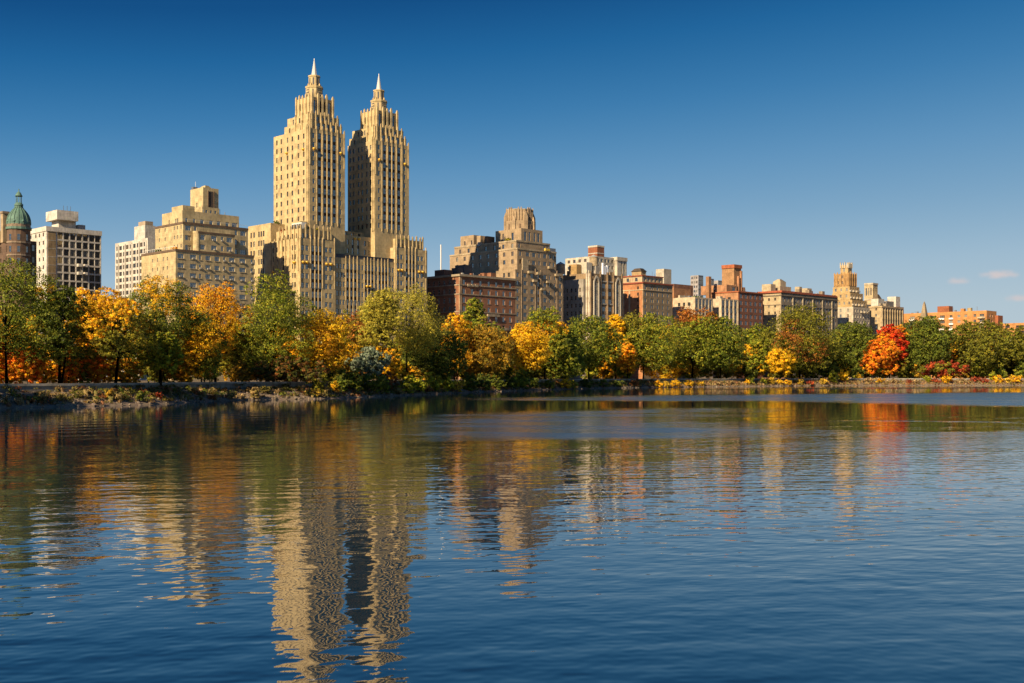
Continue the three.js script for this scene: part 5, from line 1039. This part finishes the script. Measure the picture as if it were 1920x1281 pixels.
for (const [k, x, z, h, r] of [['nearer', -86, -137, 15, 6], ['farther', -79.5, -149, 13, 5.4]]) plantTree('shade_tree', `${k} of two shore trees outside the picture that shade the near bank`, x, z, h, r, 1.6, 'green', 0.9, { cover: 1.2, leaf: 0.5 });
{ // low trees and saplings that fill the space under the crowns
  seed(808);
  const under = [];
  for (let k = 104; k < 545; k += k < 300 ? 4 : 7) {
    if (k > 296 && k < 405 && rnd() < 0.7) continue;          // open below the crowns here: trunks show
    const d = between(12, 24), near = k < 300, pick = (l) => l[Math.floor(rnd() * l.length)];
    const pal = pick(k < 180 ? ['amber2', 'flame', 'gold', 'amber2', 'olive', 'amber'] : k < 215 ? ['rustdark', 'dgreen', 'olive', 'amber'] : k < 300 ? ['dgreen', 'olive', 'dark', 'amber', 'green'] : ['dgreen', 'olive', 'green', 'green', 'amber']);
    under.push([shore[k].x + shoreNormal[k].x * d, shore[k].z + shoreNormal[k].z * d, near ? between(3.6, 7.5) : between(6, 14), near ? between(2.2, 3.6) : between(3.6, 6), pal]);
  }
  byBearing(under).forEach(([x, z, h, r, pal], k) => plantTree('understory_tree', `${nth(k)} low tree from the left in the understory below the tall crowns`, x, z, h, r, 0.4, pal, 0.9, { group: 'low trees under the tall crowns', lobes: 7, cover: 1.4 }));
}
const shrubColour = { tan: 'tan', dry: 'dry brown', olivedry: 'olive', rustlow: 'russet', amber: 'amber', dgreen: 'dark green', crimson: 'crimson', yellowdry: 'straw yellow', olive: 'olive green', gold: 'golden', green: 'green', lime: 'yellow green', dark: 'blackish green', yellow: 'bright yellow', lgreen: 'light green' };
const shrubPlace = { left: 'on the shaded stony near bank', middle: 'on the bank around the locust trunks', shaded: 'overhanging the water on the dark middle bank', sunny: 'on the sunlit far bank' };
for (const [zone, list] of Object.entries(bankShrubs)) {
  const count = new Map(), many = new Map(); list.forEach((s) => many.set(s[5], (many.get(s[5]) ?? 0) + 1));
  for (const [x, z, , h, r, pal] of byBearing(list)) {
    const k = count.get(pal) ?? 0; count.set(pal, k + 1);
    const label = many.get(pal) > 1 ? `${nth(k)} ${shrubColour[pal]} shrub from the left ${shrubPlace[zone]}` : `only ${shrubColour[pal]} shrub ${shrubPlace[zone]}`;
    plantTree('bank_shrub', label, x, z, h, r, 0.15, pal, 0.95, { category: 'shrub', group: `shrubs ${shrubPlace[zone]}`, y: groundAt(x, z) - 0.08, lobes: 5, trunk: 0.02, cover: 1.5, max: 2600 });
  }
}

for (const [label, s, z, y, h, r, pal] of [
  ['clipped dark shrub on the corner terrace below the taller tower', 4, -2.6, 54.9, 1.5, 0.8, 'dgreen'], ['red potted shrub on the sunny terrace below the taller tower', 1.8, -13.4, 54.9, 1.7, 0.9, 'crimson'],
  ['green shrub on the pavilion terrace in front of the taller tower', 9.5, -2.7, 54.9, 1.6, 1.0, 'olive'], ['dark shrub at the sunny foot of the taller tower', 3.4, -20, 58.4, 1.8, 1.2, 'dark'],
  ['small green shrub on the far pavilion terrace of the twin towers', 52, -2.8, 54.9, 1.7, 0.8, 'dgreen'], ['green shrub on the terrace of the brown stepped tower', 119.4, -12, 60.7, 2.6, 1.6, 'olive'],
  ['dark shrub on the sunny terrace of the cream stepped building', -48.2, -14, 43.2, 2.0, 1.0, 'dark'], ['orange shrub on the sunny terrace corner of the cream stepped building', -47.8, -3.4, 43.2, 1.9, 1.0, 'orange'],
]) { const [px, py, pz] = alongAvenue(s, z); plantTree('terrace_shrub', label, px, pz, h, r, 0.2, pal, 0.95, { category: 'shrub', y: py + y, lobes: 4, trunk: 0.03, max: 900 }); }

// ---------------------------------------------------------------- the bank's stones and dry grass, lamp posts
{
  seed(61);
  const stone = new THREE.IcosahedronGeometry(1, 1), p = stone.attributes.position;
  for (let k = 0; k < p.count; k++) { const v = V(p.getX(k), p.getY(k), p.getZ(k)), f = 0.82 + 0.32 * noise.noise(v.x * 1.9, v.y * 1.9, v.z * 1.9); p.setXYZ(k, v.x * f, v.y * f * 0.7, v.z * f); }
  stone.computeVertexNormals();
  const N = 4200, rocks = new THREE.InstancedMesh(stone, stoneMaterial, N), o = new THREE.Object3D(), c = new THREE.Color();
  for (let k = 0; k < N; k++) {
    const j = Math.floor(between(60, SHORE_N - 40)), d = Math.pow(rnd(), 1.3) * 6.2 - 0.1, s = between(0.08, 0.24) * (d < 1.6 ? 1.35 : 1), q = shore[j], n = shoreNormal[j];
    o.position.set(q.x + n.x * d + between(-0.7, 0.7), bankHeight(d) + s * 0.1, q.z + n.z * d + between(-0.7, 0.7)); o.rotation.set(rnd() * 6, rnd() * 6, rnd() * 6); o.scale.set(s * between(0.8, 1.6), s, s * between(0.8, 1.5)); o.updateMatrix();
    rocks.setMatrixAt(k, o.matrix); const v = between(0.6, 1.15); rocks.setColorAt(k, c.setRGB(v, v * between(0.92, 1), v * between(0.82, 0.98)));
  }
  rocks.name = 'bank_stones'; rocks.userData.kind = 'stuff'; tag(rocks, 'loose grey and tan stones scattered over the bank', 'stones'); rocks.castShadow = rocks.receiveShadow = true; scene.add(rocks);
  // dry grass tufts
  const blades = new Leaves(14);
  for (let k = 0; k < 12; k++) { const a = rnd() * 6.283; blades.add(Math.cos(a) * 0.18, 0.3, Math.sin(a) * 0.18, 0.8, Math.cos(a), 0.7, Math.sin(a), [1, 1, 1], -2.2); }
  const M = 5200, grass = new THREE.InstancedMesh(blades.geometry(), leafMaterial, M);
  for (let k = 0; k < M; k++) {
    const pick = between(60, SHORE_N - 40), j = Math.floor(pick < 350 && rnd() < 0.6 ? between(350, SHORE_N - 40) : pick), d = between(0.7, 6.3), s = between(0.45, 1.2), q = shore[j], n = shoreNormal[j];
    o.position.set(q.x + n.x * d + between(-0.7, 0.7), bankHeight(d) - 0.05, q.z + n.z * d + between(-0.7, 0.7)); o.rotation.set(0, rnd() * 6, 0); o.scale.set(s, s * between(0.6, 1.3), s); o.updateMatrix();
    grass.setMatrixAt(k, o.matrix);
    const t = [[0.36, 0.24, 0.09], [0.30, 0.21, 0.08], [0.2, 0.17, 0.05], [0.42, 0.27, 0.12], [0.28, 0.13, 0.06]][Math.floor(rnd() * 5)]; grass.setColorAt(k, c.setRGB(t[0], t[1], t[2]));
  }
  grass.name = 'bank_grass'; grass.userData.kind = 'stuff'; tag(grass, 'dry tan grass and weeds covering the bank', 'grass'); scene.add(grass);
  // weeds and creepers that cover most of the near bank and spill over its wall
  const mat = new Leaves(46);
  for (let k = 0; k < 42; k++) { const a = rnd() * 6.283, q = Math.sqrt(rnd()) * 0.62; mat.add(Math.cos(a) * q, 0.08 + rnd() * 0.42 * (1.1 - q), Math.sin(a) * q, 0.26, Math.cos(a) * 0.6, 0.9, Math.sin(a) * 0.6, [1, 1, 1], -0.2); }
  const Q = 3600, weeds = new THREE.InstancedMesh(mat.geometry(), leafMaterial, Q), weedDyes = [...DYE.dgreen, ...DYE.olivedry, ...DYE.rustlow, ...DYE.olive, ...DYE.dry, ...DYE.rustdark];
  for (let k = 0; k < Q; k++) {
    const j = Math.floor(between(96, 352)), d = Math.pow(rnd(), 0.8) * 6.9 + 0.5, s = between(0.5, 1.5), q = shore[j], n = shoreNormal[j];
    if (noise.noise(j * 0.21, d * 0.5, 5.5) < -0.18) { o.scale.setScalar(0.25); } else o.scale.set(s, s * between(0.5, 1.3), s);
    o.position.set(q.x + n.x * d + between(-0.7, 0.7), (d > 6.5 ? 2.6 : bankHeight(d)) - 0.04, q.z + n.z * d + between(-0.7, 0.7)); o.rotation.set(0, rnd() * 6, 0); o.updateMatrix();
    weeds.setMatrixAt(k, o.matrix); const t = weedDyes[Math.floor(rnd() * weedDyes.length)], v = between(0.6, 1.1); weeds.setColorAt(k, c.setRGB(t[0] * v, t[1] * v, t[2] * v));
  }
  weeds.name = 'bank_weeds'; weeds.userData.kind = 'stuff'; tag(weeds, 'low olive and russet weeds covering the near bank', 'weeds'); weeds.castShadow = weeds.receiveShadow = true; scene.add(weeds);
  const iron = plain(0.03, 0.03, 0.032, 0.5), opal = plain(0.75, 0.75, 0.72, 0.3);
  for (const [x, z, label] of [[162.3, -546.5, 'black lamp post with pale lantern left of the orange and scarlet trees'], [117.5, -516, 'black lamp post with pale lantern beside the small yellow tree']]) {
    const l = thing('lamp_post', label, 'lamp post', x, GROUND - 0.05, z, 0, 'park lamp posts');
    part(l, 'post', new THREE.LatheGeometry([[0, 0], [0.28, 0], [0.28, 0.35], [0.14, 0.6], [0.09, 1.0], [0.07, 3.2], [0.16, 3.35], [0.1, 3.5]].map(([a, b]) => new THREE.Vector2(a, b)), 12), iron);
    const head = part(l, 'lantern', new THREE.LatheGeometry([[0.08, 3.5], [0.24, 3.65], [0.28, 4.05], [0.2, 4.2], [0, 4.2]].map(([a, b]) => new THREE.Vector2(a, b)), 12), opal);
    part(head, 'cap', new THREE.ConeGeometry(0.26, 0.3, 12), iron).position.y = 4.34;
  }
}

renderer.render(scene, camera);
